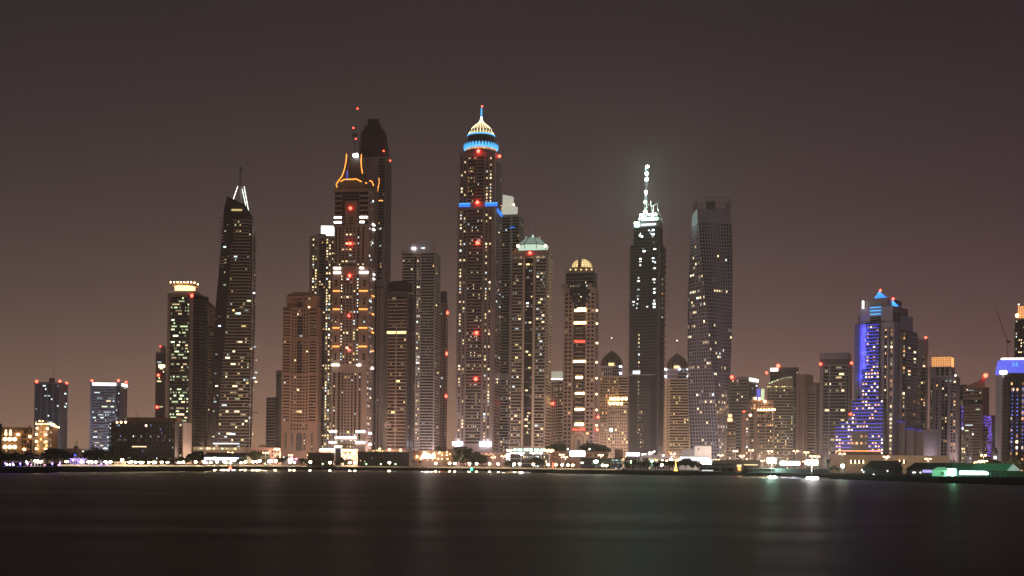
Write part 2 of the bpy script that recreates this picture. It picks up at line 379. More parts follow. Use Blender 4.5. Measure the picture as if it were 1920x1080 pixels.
    b = MB(); b.box(c['x0'], c['x1'], c['y0'], c['y1'], c['z0'], c['z1'], 'crown_pale'); t.part(b, 'crown')
    b = MB()
    for i in range(6): x = c['x0']+c['w']*i/5; b.box(x-.35, x+.35, c['y0']-.4, c['y0'], c['z0'], c['z1']+.5, 'beige')
    t.part(b, 'crown_grille'); t.lbar(c['f'], 1034, 1055.5, 710, 711.5, 'bar_white', 'light_bar'); t.done(); t.beacon(1036.5, 756.5, 1.5)

def blade_tower():
    t = Tower('blade_tower', 'tall dark tower with a slanted glass top, lit legs and a needle spire', 'skyscraper', 392, 470, 481, 640, 1350, 14, dep=34, wall='dark', fh=3.55, seed=4)
    P = lambda px, py, f=0: t.loc(px, py, f)
    f0, f1 = t.h, -t.h*.7
    sil = [(388, 850), (472, 850), (480.5, 580), (481.5, 424), (473, 402), (460.5, 383), (426, 366), (420, 390), (413, 474), (403.6, 580)]
    b = MB(); fr = [P(x, y, f0) for x, y in sil]; bk = [P(x, y, f1) for x, y in sil]
    b.face(fr, 'glass'); b.face(list(reversed(bk)), 'glass')
    for i in range(len(sil)):
        j = (i+1) % len(sil); b.face([fr[j], fr[i], bk[i], bk[j]], 'glass')
    # balcony slabs on the banded part, floor by floor
    def lerp(y, pts):
        for (ya, xa), (yb, xb) in zip(pts, pts[1:]):
            if ya <= y <= yb: return xa+(xb-xa)*(y-ya)/(yb-ya)
        return pts[-1][1] if y > pts[-1][0] else pts[0][1]
    Lx = [(440, 432), (500, 432), (746, 412), (850, 405)]; Rx = [(424, 466), (600, 470), (850, 463)]
    Cx = [(402, 473), (424, 480.5), (580, 480), (850, 472)]
    y = 410.3
    while y < 842:
        xl, xr, xc = lerp(y, Lx), lerp(y, Rx), lerp(y, Cx)
        if y < 452: xl, xr = 437, xr-2
        def slab(xa, xb, f, dy, key, d):
            p = [P(xa, y+dy, f+d), P(xb, y+dy, f+d), P(xb, y+dy, f-.5), P(xa, y+dy, f-.5)]
            q2 = [P(xa, y, f+d), P(xb, y, f+d), P(xb, y, f-.5), P(xa, y, f-.5)]
            b.hexa(p+q2, key)
        slab(xl, xr, f0, 1.9, 'warmgrey', 1.4); slab(xr, xc-3, f0, 1.9, 'mauve', .5)
        if y < 455 or (480 < y < 500): slab(409.5, 420, f0-2, 1.6, 'mauve', .8)
        R2 = t.R; n = 9; w = (xr-xl)/n
        for j in range(n+3):
            xa = xl+w*(j+.5)
            den = .10+(.12 if y > 600 else .0)
            if j >= n: den = .13
            if R2.random() < den*R2.choice((.2, .6, 1.5)):
                ww = t.m*w*R2.choice((.5, .8, 1.6)); c = P(xa, y+3.9, f0+.25)
                t.panes.append((tuple(c), ww, 1.5, 0, 'lit_'+R2.choice('wwwyycgd')))
        if R2.random() < .35:
            c = P(lerp(y, [(446, 422), (600, 404), (850, 396)])+R2.random()*10, y+3.5, f0+.25); t.panes.append((tuple(c), t.m*R2.choice((2, 3, 5)), 1.5, 0, 'lit_'+R2.choice('cwwgd')))
        y += 5.95
    for px0, px1 in ((474, 467), (479.5, 472)):
        b.tube([P(px0, 424, f0+.6), P(px0, 580, f0+.6), P(px1, 850, f0+.6)], .35, 'pale', 4)
    for yy in range(470, 850, 32): b.bar(P(lerp(yy, Cx)-6.5, yy, f0+.5), P(lerp(yy, Cx), yy, f0+.5), .3, 'pale')
    t.body = b
    b = MB(); b.bar(P(453, 373), P(451.6, 341), 1.6, 'grey', 8, 1.5); b.bar(P(451.6, 341), P(451.4, 308), 1.5, 'warmgrey', 8, .9); b.ball(P(451.4, 306), 1.6, 'slate', 8); t.part(b, 'spire')
    for x0, y0, x1, y1 in ((446, 342, 437, 369), (454.5, 347, 463, 387), (458, 342, 467.5, 394)):
        m = MB(); m.bar(P(x0, y0, 4), P(x1, y1, 6), .36, 'crown_white', 5); t.part(m, 'lit_leg')
        m = MB(); m.bar(P(451.5, y0-1, 0), P(x1-3, y1, 3), .4, 'dark', 5); t.part(m, 'roof_strut')
    m = MB(); c = P(444, 392, f0+.2); m.box(c.x-6, c.x+6, c.y-.3, c.y, c.z-1.1, c.z+1.1, 'lit_y'); t.part(m, 'top_window')
    for yy, key in ((814, 'lit_c'), (832, 'podium_white')):
        m = MB(); c = P(436, yy, f0+.4); m.box(c.x-(3 if yy < 830 else 22), c.x+(3 if yy < 830 else 8), c.y-.3, c.y, c.z-.9, c.z+.9, key); t.part(m, 'light_band')
    # terrace building at its foot
    k = t.tier(372, 470, 470, None, 838, 'beige', dep=50)
    for i in range(22): t.lit(k['f'], t.m*(4+i*4.1), t.Z(841.5), t.m*t.R.choice((1.5, 2.5, 3.4)), 1.7, .3, 'lit_'+t.R.choice('wgyy'))
    t.done()

def arched_tower():
    t = Tower('apartment_tower', 'tan stone apartment tower with rounded bays and a round window near its top', 'skyscraper', 529, 595, 604, 700, 1360, 12, wall='terracotta', fh=3.45, most=70, seed=9)
    k = t.tier(529, 595, 604, None, 575)
    u = t.tier(537, 593, 600, 577, 553); t.tier(540, 588, 594, 555, 549); t.tier(548, 580, 586, 550, 545.5)
    w = dict(n=1, fw=.55, fq=.5, lit=.02, pal='wd')
    cols = [(545, 550.5, 'g', w), (550.5, 556, 'g', w), (567, 572.5, 'g', w), (572.5, 578, 'g', w)]
    bay = dict(n=2, lit=.03, pal='wcd', sh=.5, dp=1.6)
    segs = [(None, 793, 0), (793, 707, 1), (703, 636, 1), (630, 592, 1)]
    t.fac(k['f'], cols+[(531, 543, 'b', bay), (580, 593, 'b', bay), (556.5, 566.5, 'g', dict(n=2, fw=.8))], 792, 704)
    t.fac(k['f'], cols+[(530.5, 543, 'b', bay), (580, 593, 'b', bay), (556, 566.5, 'k', dict(n=3, lit=.02, pal='c'))], 700, 639)
    t.fac(k['f'], cols+[(530.5, 543, 'b', bay), (580, 593, 'b', bay), (556, 566.5, 'k', dict(n=3, lit=.03, pal='c'))], 632, 593)
    t.fac(k['f'], cols+[(530.5, 543, 'b', bay), (556, 567, 'g', dict(n=4, fw=.5)), (580, 593, 'b', bay)], 592, 578)
    t.fac(k['f'], [(545, 578, 'g', dict(n=6, fw=.55, lit=.02, pal='w'))], 807, 794)
    t.fac(u['f'], [(546, 584, 'g', dict(n=5, fw=.45))], 562, 555)
    t.fac(k['s'], [(597, 603, 'g', dict(n=2, fw=.5, lit=.01))], None, 580)
    for x in (537, 548.5, 572, 586): t.strip(k['f'], x-2, x+2, 'k', t.Z(845), t.Z(812), n=1, lit=.1, pal='cw', gl='greypane')
    for py in (577, 592, 636, 702, 793, 810): t.cornice(k, py, 1.1, 1.0)
    t.cornice(u, 554, 1.2, 1); b = MB()
    c = t.loc(561.5, 571, t.h+.2); b.lathe(0, 0, [(3, -.3), (3, .3)], 'glass', 20); o = t.part(b, 'round_window'); o.location = c; o.rotation_euler.x = pi/2
    b = MB(); c = t.loc(561, 822, t.h+.3); pts = [(-3.5, -14), (3.5, -14), (3.5, 3)]+[(3.5*cos(a*pi/8), 3+3.5*sin(a*pi/8)) for a in range(1, 8)]+[(-3.5, 3)]
    b.prism([(c.x+x, c.y, c.z+z) for x, z in pts], [(c.x+x, c.y-.3, c.z+z) for x, z in pts], 'greypane'); t.part(b, 'arch')
    t.done(); t.beacon(579.5, 575.5, .7, key='uplight', name='wall_lamp')
    # tower with the light box
    t = Tower('apartment_tower', 'narrow tower with cool-lit stair windows and a bright white light box on top', 'skyscraper', 578, 628, 636, 640, 1500, 8, dep=34, wall='warmgrey', fh=3.5, most=100, seed=21)
    k = t.tier(578, 628, 636, None, 441, dep=32); t.tier(596, 612, 614, 441, 436, 'slate', dep=20)
    lw = dict(n=1, fw=.6, fq=.6, lit=.42, pal='wwwyc')
    t.fac(k['f'], [(583, 587, 'g', dict(lw, lit=.3)), (588, 592, 'g', dict(lw, lit=.35)), (609, 613, 'g', dict(lw, lit=.5)), (614, 618, 'g', dict(lw, lit=.45)), (619.5, 626, 'b', dict(n=2, lit=.18, pal='wyo', sh=.4)),
                   (596, 608, 'k', dict(n=3, lit=.06, pal='wo')), (578, 582, 'p', dict(dp=1))], None, 446)
    c = t.loc(614.5, 429, 2); b = MB(); z0, z1 = t.Z(437), t.Z(420); b.box(c.x-7.4, c.x+7.4, c.y-6, c.y+6, z0, z1, 'crown_white'); t.part(b, 'light_box')
    for x in (582, 593): t.mast(x, 442, 436, .3)
    t.mast(613, 421, 407, .3, 2); t.done()
    t.lbar(k['f'], 600, 628, 843, 845.5, 'bar_white', 'canopy_light', 1.0, 8)

def neon_tower():
    t = Tower('hotel_tower', 'hotel tower outlined in orange neon with a flared crown and red lights down its face', 'skyscraper', 622, 690, 701, 640, 1370, 14, wall='pinkbrown', fh=3.45, most=100, seed=5)
    P = t.loc
    lo = t.tier(620, 686, 697, None, 684); k = t.tier(622, 690, 701, 685, 500); u = t.tier(627, 691.5, 702, 501, 352)
    fx = t.h
    sl = lambda a, b, **o: (a, b, 'k', dict(dict(n=1, lit=.04, pal='wc', fw=.8), **o))
    wn = dict(n=3, fw=.5, fq=.45, lit=.05, pal='wwc')
    # lower, middle and upper zones of the front
    t.fac(lo['f'], [sl(624, 628), sl(632.5, 637.5, lit=.12), sl(640, 643), (644, 656, 'g', dict(n=2, fw=.62, fq=.5, lit=.04, pal='wy')), sl(658, 661), sl(664, 668, lit=.12), sl(672, 676)], 830, 698)
    t.fac(lo['s'], [(687, 696, 'g', dict(n=3, lit=.14, pal='cw'))], 830, 690)
    for z0, z1 in ((682, 650), (648, 615), (613, 580), (578, 546), (543, 512)):
        t.fac(k['f'], [sl(628, 631), sl(681, 685)], z0-7, z1+12)
    t.fac(k['f'], [sl(638.5, 641.5, lit=.35), (643, 647, 'g', dict(n=1, lit=.08, pal='ywc')), (648, 661, 'g', dict(n=2, fw=.6, lit=.06, pal='wcw')), (662, 666, 'g', dict(n=1, lit=.12, pal='ywc')), sl(668.5, 672, lit=.35)], 682, 514)
    t.fac(k['s'], [(691, 700, 'g', dict(n=3, lit=.16, pal='cwd'))], 682, 514)
    for py in range(529, 684, 33): t.strip(k['f'], 624, 637, 'p', t.Z(py), t.Z(py-1.2)); t.strip(k['f'], 673, 689, 'p', t.Z(py), t.Z(py-1.2))
    t.fac(u['f'], [(640, 668, 'g', dict(n=4, fw=.55, fq=.5, lit=.22, pal='wwcy')), sl(629, 632), sl(636, 639, lit=.1), sl(671, 674, lit=.2), sl(680, 683)], 497, 424)
    t.fac(u['f'], [(627.5, 640, 'b', dict(n=2, lit=.02, fh=5.2, sh=.35, dp=1.6)), (674, 690, 'b', dict(n=2, lit=.02, fh=5.2, sh=.35, dp=1.6)), (640.5, 673.5, 'k', dict(n=4, lit=.01))], 422, 358)
    t.bx(u['f'], u['f'].U(647), u['f'].U(670), t.Z(424), t.Z(376), 0, 1.2, 'brown'); t.strip(u['f'], 655, 662, 'g', t.Z(420), t.Z(404), off=1.3, n=2)
    t.fac(u['s'], [(692, 701, 'g', dict(n=3, lit=.14, pal='cw'))], 497, 360)
    for z in (500, 685): t.cornice(k if z == 500 else lo, z, 2, .8, 'pink')
    # flared crown
    zs = [(352, .98), (345, .88), (324, .66), (305, .52), (290, .48)]
    rings = []
    for py, q in zs:
        z = t.Z(py); w, d = u['w']/2*q*.92, u['d']/2*q; cx = u['cx']-u['w']*.03
        rings.append([(cx-w, u['cy']-d, z), (cx+w, u['cy']-d, z), (cx+w, u['cy']+d, z), (cx-w, u['cy']+d, z)])
    b = MB()
    for p, q in zip(rings, rings[1:]): b.prism(p, q, 'slate')
    t.part(b, 'crown')
    b = MB()
    for j in range(4):
        for i in range(7):
            p0, p1 = rings[j][0], rings[j][1]; q0, q1 = rings[j+1][0], rings[j+1][1]
            fr = i/6; fr2 = min(1, max(0, (i+(1 if (i+j) % 2 else -1))/6))
            a = [p0[m]+(p1[m]-p0[m])*fr for m in range(3)]; c = [q0[m]+(q1[m]-q0[m])*fr2 for m in range(3)]
            b.bar((a[0], a[1]-.3, a[2]), (c[0], c[1]-.3, c[2]), .18, 'warmgrey', 4)
    t.part(b, 'crown_lattice')
    for pts in ([(649.8, 286), (648.8, 300), (646, 314), (641.5, 328), (635, 339), (630.5, 346), (632, 352)], [(677.7, 286), (677.2, 300), (678, 312), (680, 322)],
                [(638.5, 341), (645, 336.5), (653, 334), (660, 333.6), (668, 335), (678, 340)], [(685, 341), (688, 343)], [(692.6, 338), (696, 338), (698.5, 341), (700.6, 347)]):
        m = MB(); m.tube([P(x, y, fx*(.62 if y < 335 else .95)) for x, y in pts], .62, 'neon_orange', 6); t.part(m, 'neon_tube')
    m = MB(); c = P(651, 327, fx*.72); m.box(c.x-.5, c.x+.5, c.y-.2, c.y, c.z-6, c.z+6, 'violet'); t.part(m, 'violet_panel')
    # white emblem: a knot of loops
    m = MB(); c = P(667, 288, fx*.55)
    for ox, oz, r in ((-1.6, .3, 1.6), (1.2, .9, 1.4), (1.4, -1, 1.2), (-.6, -1, 1.1)):
        m.tube([(c.x+ox+r*cos(i*pi/6), c.y-.4, c.z+oz+r*sin(i*pi/6)) for i in range(13)], .42, 'bar_white', 5)
    t.part(m, 'emblem')
    m = MB(); a = P(665, 286); m.bar(a, P(664, 250), 1.5, 'steel', 6, 1.0); m.bar(P(664, 250), P(664.5, 232), .9, 'steel', 6, .4); m.bar(P(667, 286), P(670.5, 196), .45, 'steel', 5, .2)
    m.box(a.x-3, a.x+3, a.y-2, a.y+2, t.Z(254), t.Z(250), 'slate'); t.part(m, 'mast')
    for p in ((670.6, 195), (662.6, 232), (667.6, 252.5)): t.beacon(*p, r=.9, fwd=.8)
    # light bars
    for py in (406, 415):
        t.lbar(u['f'], 626.5, 640, py-1.4, py+1.4, 'bar_white'); t.lbar(u['f'], 675, 689 if py < 410 else 683, py-1.4, py+1.4, 'bar_white'); t.lbar(u['s'], 699, 702, py+6, py+8, 'bar_white')
    for py in (501.5, 510):
        t.lbar(k['f'], 625, 638, py-1.3, py+1.3, 'bar_white'); t.lbar(k['f'], 673.5, 681 if py < 505 else 690, py-1.3, py+1.3, 'bar_white'); t.lbar(k['s'], 699, 701, py+5, py+7, 'bar_white')
    for py in (544.5, 579, 614, 649):
        t.lbar(k['f'], 624, 637, py-1, py+1, 'bar_orange'); t.lbar(k['f'], 673, 689, py-1, py+1, 'bar_orange'); t.lbar(k['s'], 697, 700.5, py+4, py+6, 'bar_orange')
    t.lbar(lo['f'], 621, 635, 682.6, 685.4, 'bar_white', off=1.2); t.lbar(lo['f'], 669, 676, 682.6, 685.4, 'bar_white', off=1.2); t.lbar(lo['s'], 694, 697, 685, 688, 'bar_white', off=1.2)
    for py in (809, 829.5):
        t.lbar(lo['f'], 618, 632, py-1.4, py+1.4, 'bar_white'); t.lbar(lo['f'], 668, 685, py-1.4, py+1.4, 'bar_white'); t.lbar(lo['s'], 692, 696, py+1, py+4, 'bar_white')
    t.lbar(lo['f'], 630, 669.5, 819.3, 822.3, 'bar_white', off=2)
    b = MB()  # entrance arch
    for r in (19, 17): b.tube([P(650+r*cos(i*pi/12), 838-r*.45*sin(i*pi/12), fx+1.5) for i in range(13)], .5, 'pink', 5)
    t.part(b, 'entrance_arch')
    t.strip(lo['f'], 634, 666, 'k', t.Z(846), t.Z(834), n=6, lit=.3, pal='wy')
    for x in (634, 641, 659, 666): t.lit(lo['f'], lo['f'].U(x), t.Z(826), 1.6, 1.2, .4, 'lit_w')
    t.done()
    for p in ((657, 389), (656, 455.5), (655.5, 516), (654, 591), (653.5, 655)): t.beacon(*p, r=1.6 if p[1] < 560 else 1.2, fwd=fx+1.5)

def mid_left():
    # very tall dark-crowned tower behind
    t = Tower('crowned_tower', 'very tall grey tower with an unlit dark stepped crown behind the orange neon hotel', 'skyscraper', 676, 720, 732, 420, 1500, 14, dep=34, wall='mauve', fh=3.6, most=40, seed=3)
    k = t.tier(676, 720, 732, None, 293); P = t.loc
    st = [(293, 262, 673, 731), (262, 240, 676.5, 727), (240, 229, 683, 720), (229, 216.5, 690, 713)]
    for y1, y0, a, b in st:
        a2, b2 = a+2, b-2; z0, z1 = t.Z(y1), t.Z(y0); lx0, lx1 = t.lat(a, y1), t.lat(b, y1); q = .9
        cx, hw, hd = (lx0+lx1)/2, (lx1-lx0)/2*q, (lx1-lx0)/2*.6
        t.body.prism([(cx-hw, -hd, z0), (cx+hw, -hd, z0), (cx+hw, hd, z0), (cx-hw, hd, z0)], [(cx-hw*.9, -hd*.9, z1), (cx+hw*.9, -hd*.9, z1), (cx+hw*.9, hd*.9, z1), (cx-hw*.9, hd*.9, z1)], 'dark')
        for i in range(9): x = cx-hw+2*hw*i/8; t.body.box(x-.3, x+.3, -hd-.5, -hd+.6, z0, z1+.6, 'concrete')
    t.fac(k['f'], [(678, 682, 'p', dict(dp=1.2)), (686, 689, 'p', dict(dp=1.2)), (695, 699, 'p', {}), (703, 706, 'p', {}), (707, 719, 'b', dict(n=3, lit=.03, pal='od', sh=.25, dp=.7))], 524, 296)
    t.fac(k['f'], [(702, 715, 'g', dict(n=2, fw=.5, lit=.03, pal='c')), (699, 701, 'p', {}), (716, 719, 'p', {})], 522, 425)
    t.fac(k['f'], [(699, 703, 'p', dict(dp=1.5)), (707, 710, 'p', dict(dp=1.5)), (712, 719, 'p', dict(dp=1.8))], None, 540)
    t.fac(k['f'], [(703, 712, 'k', dict(n=2, lit=.04, pal='cd'))], None, 545)
    t.fac(k['s'], [(721, 731.5, 'b', dict(n=2, lit=0, sh=.3, dp=1.1))], None, 300)
    t.cornice(k, 294, 1.5, .6); t.strip(k['f'], 697, 720, 'p', t.Z(543), t.Z(536), key='dark', dp=1.2)
    # neon flame reflections up the glass, put in as glowing tubes
    m = MB(); m.tube([P(710.6, 332), P(711, 342), P(708.5, 352), P(707.5, 362)], .45, 'bar_orange', 5); t.part(m, 'neon_reflection')
    m = MB(); m.tube([P(710, 376), P(714, 375), P(718, 376)], .7, 'bar_orange', 5); t.part(m, 'neon_reflection')
    t.done(); t.beacon(719.5, 283, .9, fwd=t.h*1.1); t.beacon(732, 293, .9, fwd=0)
    # dark rounded tower
    t = Tower('rounded_tower', 'dark tower with a curved drum top and pale horizontal sills on its face', 'skyscraper', 718, 763, 776, 690, 1300, 16, wall='dark', fh=3.7, most=50, seed=6)
    k = t.tier(720, 764, 776, None, 548, dep=30)
    cx, cy = k['cx'], k['cy']; rx = t.m*28
    t.body.lathe(cx, cy, [(rx*.9, 0), (rx*.9, t.Z(548)), (rx*.9, t.Z(530)), (rx*.8, t.Z(526)), (rx*.55, t.Z(524))], 'glass', 32, sy=.72)
    t.fac(k['f'], [(728, 762, 'b', dict(n=8, lit=.045, pal='yywd', run=3, sh=.22, dp=1.3, key='pink', gl='brownpane', fh=3.75))], None, 556)
    t.strip(k['f'], 743, 744.6, 'p', 0, t.Z(606), dp=1.8, key='warmgrey')
    t.fac(k['s'], [(765, 776, 'k', dict(n=2, lit=.01))], None, 556)
    t.lbar(k['f'], 726, 762, 621, 625.2, 'lit_y', 'lit_floor', .2)
    z = t.Z(547); t.body.lathe(cx, cy, [(rx*.94, z-.7), (rx*.94, z+.7)], 'pink', 32, sy=.75)
    m = MB(); c = t.loc(727, 797, t.h+1); m.tube([(c.x+3*cos(i*pi/8), c.y, c.z+3*sin(i*pi/8)) for i in range(17)], .5, 'pale', 5); m.bar((c.x-1.6, c.y, c.z), (c.x+1.6, c.y, c.z), .5, 'pale'); t.part(m, 'emblem'); t.done()
    # blue grey apartment tower with slanted top
    t = Tower('apartment_tower', 'blue-grey apartment tower with a slanted white parapet and scattered lit flats', 'skyscraper', 752, 815, 825, 580, 1450, 12, dep=34, wall='grey', fh=3.5, most=100, seed=8)
    k = t.tier(752, 815, 825, None, 470)
    P = t.loc; f = t.h; b = MB()
    sil = [(752, 471), (815, 471), (815, 447), (781, 448), (769, 459), (752, 463)]
    fr = [P(x, y, f*.98) for x, y in sil]; bk = [P(x, y, -f*.5) for x, y in sil]; b.prism(bk, fr, 'lilac'); t.part(b, 'parapet')
    bd = dict(n=5, lit=.09, pal='wwcyo', sh=.36, dp=1.0)
    t.fac(k['f'], [(752.5, 773, 'b', dict(bd, n=4)), (774, 779, 'k', dict(n=1, lit=.1, pal='w')), (780, 787, 'g', dict(n=2, fw=.6, lit=.28, pal='wwyc')), (788, 813, 'b', dict(bd, n=6))], None, 474)
    t.fac(k['s'], [(815, 824, 'b', dict(n=2, lit=.12, pal='yyd', dp=1.4))], None, 476)
    t.lbar(k['f'], 771, 777.5, 463, 466, 'bar_white', off=1.2); t.lbar(k['f'], 788, 795, 463.4, 464.6, 'lit_c', off=1.2)
    t.mast(812, 448, 438, .3); t.done()
    # slim companion
    t = Tower('apartment_tower', 'slim grey tower with three red lights down its outer corner', 'skyscraper', 823, 834, 839, 690, 1560, 22, wall='pink', fh=3.6, most=20, seed=2)
    k = t.tier(823, 834, 839, None, 568); t.tier(823, 834.5, 838.5, 569, 546, 'slate')
    t.fac(k['f'], [(825, 830, 'g', dict(n=2, fw=.5, lit=.03, pal='c')), (831.5, 833.5, 'p', dict(key='dark', dp=.3))], None, 570)
    t.fac(k['s'], [(834, 839, 'g', dict(n=2, fw=.55, lit=.01))], None, 570); t.done()
    for p in ((838.4, 585.5), (836.6, 662.5), (835.5, 742.5)): t.beacon(*p, r=2.1, fwd=t.h)

def princess():
    t = Tower('domed_tower', 'tallest tower with a golden ribbed dome, blue ring lights and a blue spire', 'skyscraper', 860, 929, 937, 620, 1385, 11, wall='mauve', fh=3.7, most=100, seed=12)
    k = t.tier(858.5, 928, 936, None, 391, dep=44); u = t.tier(864.5, 931, 938, 392, 287, dep=42)
    g2 = dict(n=1, fw=.6, fq=.6, lit=.28, pal='wwwwcy')
    for F, y1, y0, dx in ((k['f'], None, 396, 0), ):
        t.fac(F, [(862.5, 867, 'g', g2), (869.5, 874, 'g', g2), (877.5, 905.5, 'b', dict(n=8, fw=.55, lit=.08, pal='wwcw', sh=.42, dp=.7, key='mauve', gl='brownpane')), (910.5, 915, 'g', g2), (917.5, 922, 'g', g2),
                   (875.5, 877.3, 'p', dict(dp=1.3)), (906, 908.5, 'p', dict(dp=1.3))], 834, y0)
    t.fac(k['s'], [(930, 936, 'b', dict(n=3, lit=.06, pal='cwd', dp=1))], None, 398)
    t.fac(u['f'], [(867, 871, 'g', dict(g2, lit=.2)), (873, 877, 'g', dict(g2, lit=.2)), (881, 896, 'b', dict(n=6, fw=.55, lit=.16, pal='ooww', sh=.4, dp=.6, gl='brownpane')), (898, 910, 'b', dict(n=3, lit=.05, sh=.4)), (914, 918, 'g', g2), (921, 925, 'g', g2)], 382, 296)
    t.fac(u['s'], [(932, 938, 'b', dict(n=3, lit=.02))], 390, 296)
    for ya in (383,): 
        for a, b in ((861.5, 882), (910, 933)): t.lbar(k['f'], a, b, ya+1.6, ya+6.4, 'neon_blue', 'blue_band', .8); t.lbar(k['f'], a, b, ya-.4, ya+1, 'cyan', 'blue_band', 1.2)
    t.lbar(k['s'], 930, 936, 389, 395, 'neon_blue', 'blue_band'); t.cornice(k, 391, 1.2, .8)
    cx, cy, m = u['cx'], u['cy'], t.m
    L = lambda prof, key, n=32: t.body.lathe(cx, cy, [(r*m, t.Z(y)) for r, y in prof], key, n)
    L([(31.5, 288), (31.5, 279)], 'mauve'); L([(29.5, 279.5), (29.5, 274)], 'brown'); L([(31, 264), (25.5, 261.5), (25.5, 251), (26.5, 250)], 'dark')
    for i in range(28):
        a = -pi*(i+.5)/28; z = t.Z(277); x, y = cx+29.8*m*cos(a), cy+29.8*m*sin(a)
        t.panes.append(((x, y, z), 1.2, 2.0, a+pi/2, 'lit_o' if i % 5 else 'lit_w'))
    # blue crown ring with pointed teeth
    b = MB(); r0, r1 = 31.5*m, 33*m; b.lathe(cx, cy, [(r0, t.Z(275)), (r1, t.Z(272.6)), (r1*.985, t.Z(272))], 'cyan', 36); t.part(b, 'blue_ring')
    b = MB()
    for i in range(34):
        a = 2*pi*i/34; da = pi/34*.72; z0, z1, z2 = t.Z(272.3), t.Z(269), t.Z(264.5)
        q = lambda aa, z: (cx+r1*cos(aa), cy+r1*sin(aa), z)
        b.face([q(a-da, z0), q(a+da, z0), q(a+da, z1), q(a, z2), q(a-da, z1)], 'cyan')
    t.part(b, 'ring_crest_trim')
    b = MB(); b.lathe(cx, cy, [(r0*.97, t.Z(274)), (r0*.97, t.Z(263)), (25*m, t.Z(262))], 'slate', 36); t.part(b, 'crown_wall')
    b = MB(); r = 26*m; b.lathe(cx, cy, [(r*1.02, t.Z(250)), (r*1.03, t.Z(247.5))], 'cyan', 36); t.part(b, 'dome_ring')
    for i in range(30):
        a = 2*pi*i/30; z0, z1 = t.Z(247.5), t.Z(244.5)
    zb, zt = t.Z(248), t.Z(213); H = zt-zb
    pr = [(1, 0), (.93, .13), (.8, .32), (.62, .48), (.42, .60), (.24, .70), (.13, .80), (.07, .92), (.05, 1)]
    b = MB(); b.lathe(cx, cy, [(r*.94*a, zb+H*q) for a, q in pr], 'dome_core', 36); t.part(b, 'dome')
    b = MB(); dome(b, cx, cy, zb, r*.97, H, None, ribs=26, ribkey='dome_ribs', prof=pr, rr=.28); t.part(b, 'dome_rib')
    for i in range(13):
        a = -pi*(i+.5)/13; z = t.Z(241); x, y = cx+.965*r*cos(a), cy+.965*r*sin(a)
        w = MB(); w.box(-.8, .8, -.3, .3, -1.6, 1.6, 'dark'); o = t.part(w, 'dome_window'); o.location = (x, y, z); o.rotation_euler.z = a+pi/2
    b = MB(); b.bar((cx, cy, zt-4), (cx, cy, t.Z(211)), 1.3, 'bar_white', 8, 1); t.part(b, 'spire_base')
    b = MB(); b.bar((cx, cy, t.Z(212)), (cx, cy, t.Z(194)), 1.3, 'cyan', 8, .6); t.part(b, 'spire')
    for yy in (210, 206.5): w = MB(); w.lathe(cx, cy, [(1.5, t.Z(yy)), (1.5, t.Z(yy-.8))], 'pale', 10); t.part(w, 'spire_collar')
    # base signs
    for a, b2 in ((854.5, 872), (905, 926)):
        t.lbar(k['f'], a, b2, 829, 836, 'led_blue', 'lit_sign', 1.2, 1)
    p = t.tier(864, 938, 941, None, 848, 'pink', dep=60)
    for i in range(16): t.lit(p['f'], t.m*(4+i*4.4), t.Z(851+2*(i % 2)), 1.5, 1.3, .3, 'lit_'+t.R.choice('wdo'))
    t.fac(p['f'], [(868, 930, 'g', dict(n=14, fw=.6, lit=.06, pal='wo'))], None, 853)
    t.done(); t.beacon(904, 191, .9, fwd=.2)
    for p2 in ((897, 286.5), (895, 382), (895, 457.5), (893.5, 625.5), (892, 711.5)): t.beacon(*p2, r=1.9, fwd=t.h+2.5)
    t.beacon(936.5, 292, 1.6, fwd=t.h*.9)
    # pale-crowned tower behind it
    t = Tower('apartment_tower', 'dark apartment tower with a pale lit slab crown just behind the tallest tower', 'skyscraper', 935, 974, 982, 600, 1500, 14, dep=30, wall='grey', fh=3.6, most=60, seed=31)
    k = t.tier(934, 972, 980, None, 400)
    bd = dict(n=4, lit=.07, pal='wwcyo', sh=.24, dp=.8)
    t.fac(k['f'], [(935, 954, 'b', bd), (955, 958, 'p', {}), (959, 972, 'b', dict(bd, n=3))], 700, 405)
    t.fac(k['f'], [(935, 954, 'b', dict(bd, lit=.16, pal='wgyc', sh=.4)), (955, 972, 'b', dict(bd, lit=.16, pal='wgyc', sh=.4))], None, 712)
    t.fac(k['s'], [(973, 980, 'b', dict(n=2, lit=.08, pal='wy'))], None, 405)
    x = t.loc(953, 387, 2); b = MB(); b.lathe(x.x, 0, [(t.m*16, t.Z(398)), (t.m*17, t.Z(392)), (t.m*17, t.Z(383)), (t.m*12, t.Z(381))], 'crown_pale', 28, sy=.7); t.part(b, 'crown_drum')
    b = MB(); a, c = t.loc(942, 365, 1), t.loc(962, 365, 1); z0 = t.Z(382)
    b.prism([(a.x, -3, z0), (c.x, -3, z0), (c.x, 3, z0), (a.x, 3, z0)], [(a.x, -3, t.Z(359)), (c.x, -3, t.Z(363.5)), (c.x, 3, t.Z(363.5)), (a.x, 3, t.Z(359))], 'crown_pale'); t.part(b, 'crown_slab')
    for p2 in ((939, 380), (963.5, 380)): t.beacon(*p2, r=1.1, fwd=6, key='uplight', name='crown_lamp')
    t.lbar(k['f'], 954, 958, 424, 425.5, 'neon_blue', 'blue_light'); t.lbar(k['f'], 959, 963, 424, 425.5, 'neon_blue', 'blue_light'); t.done()

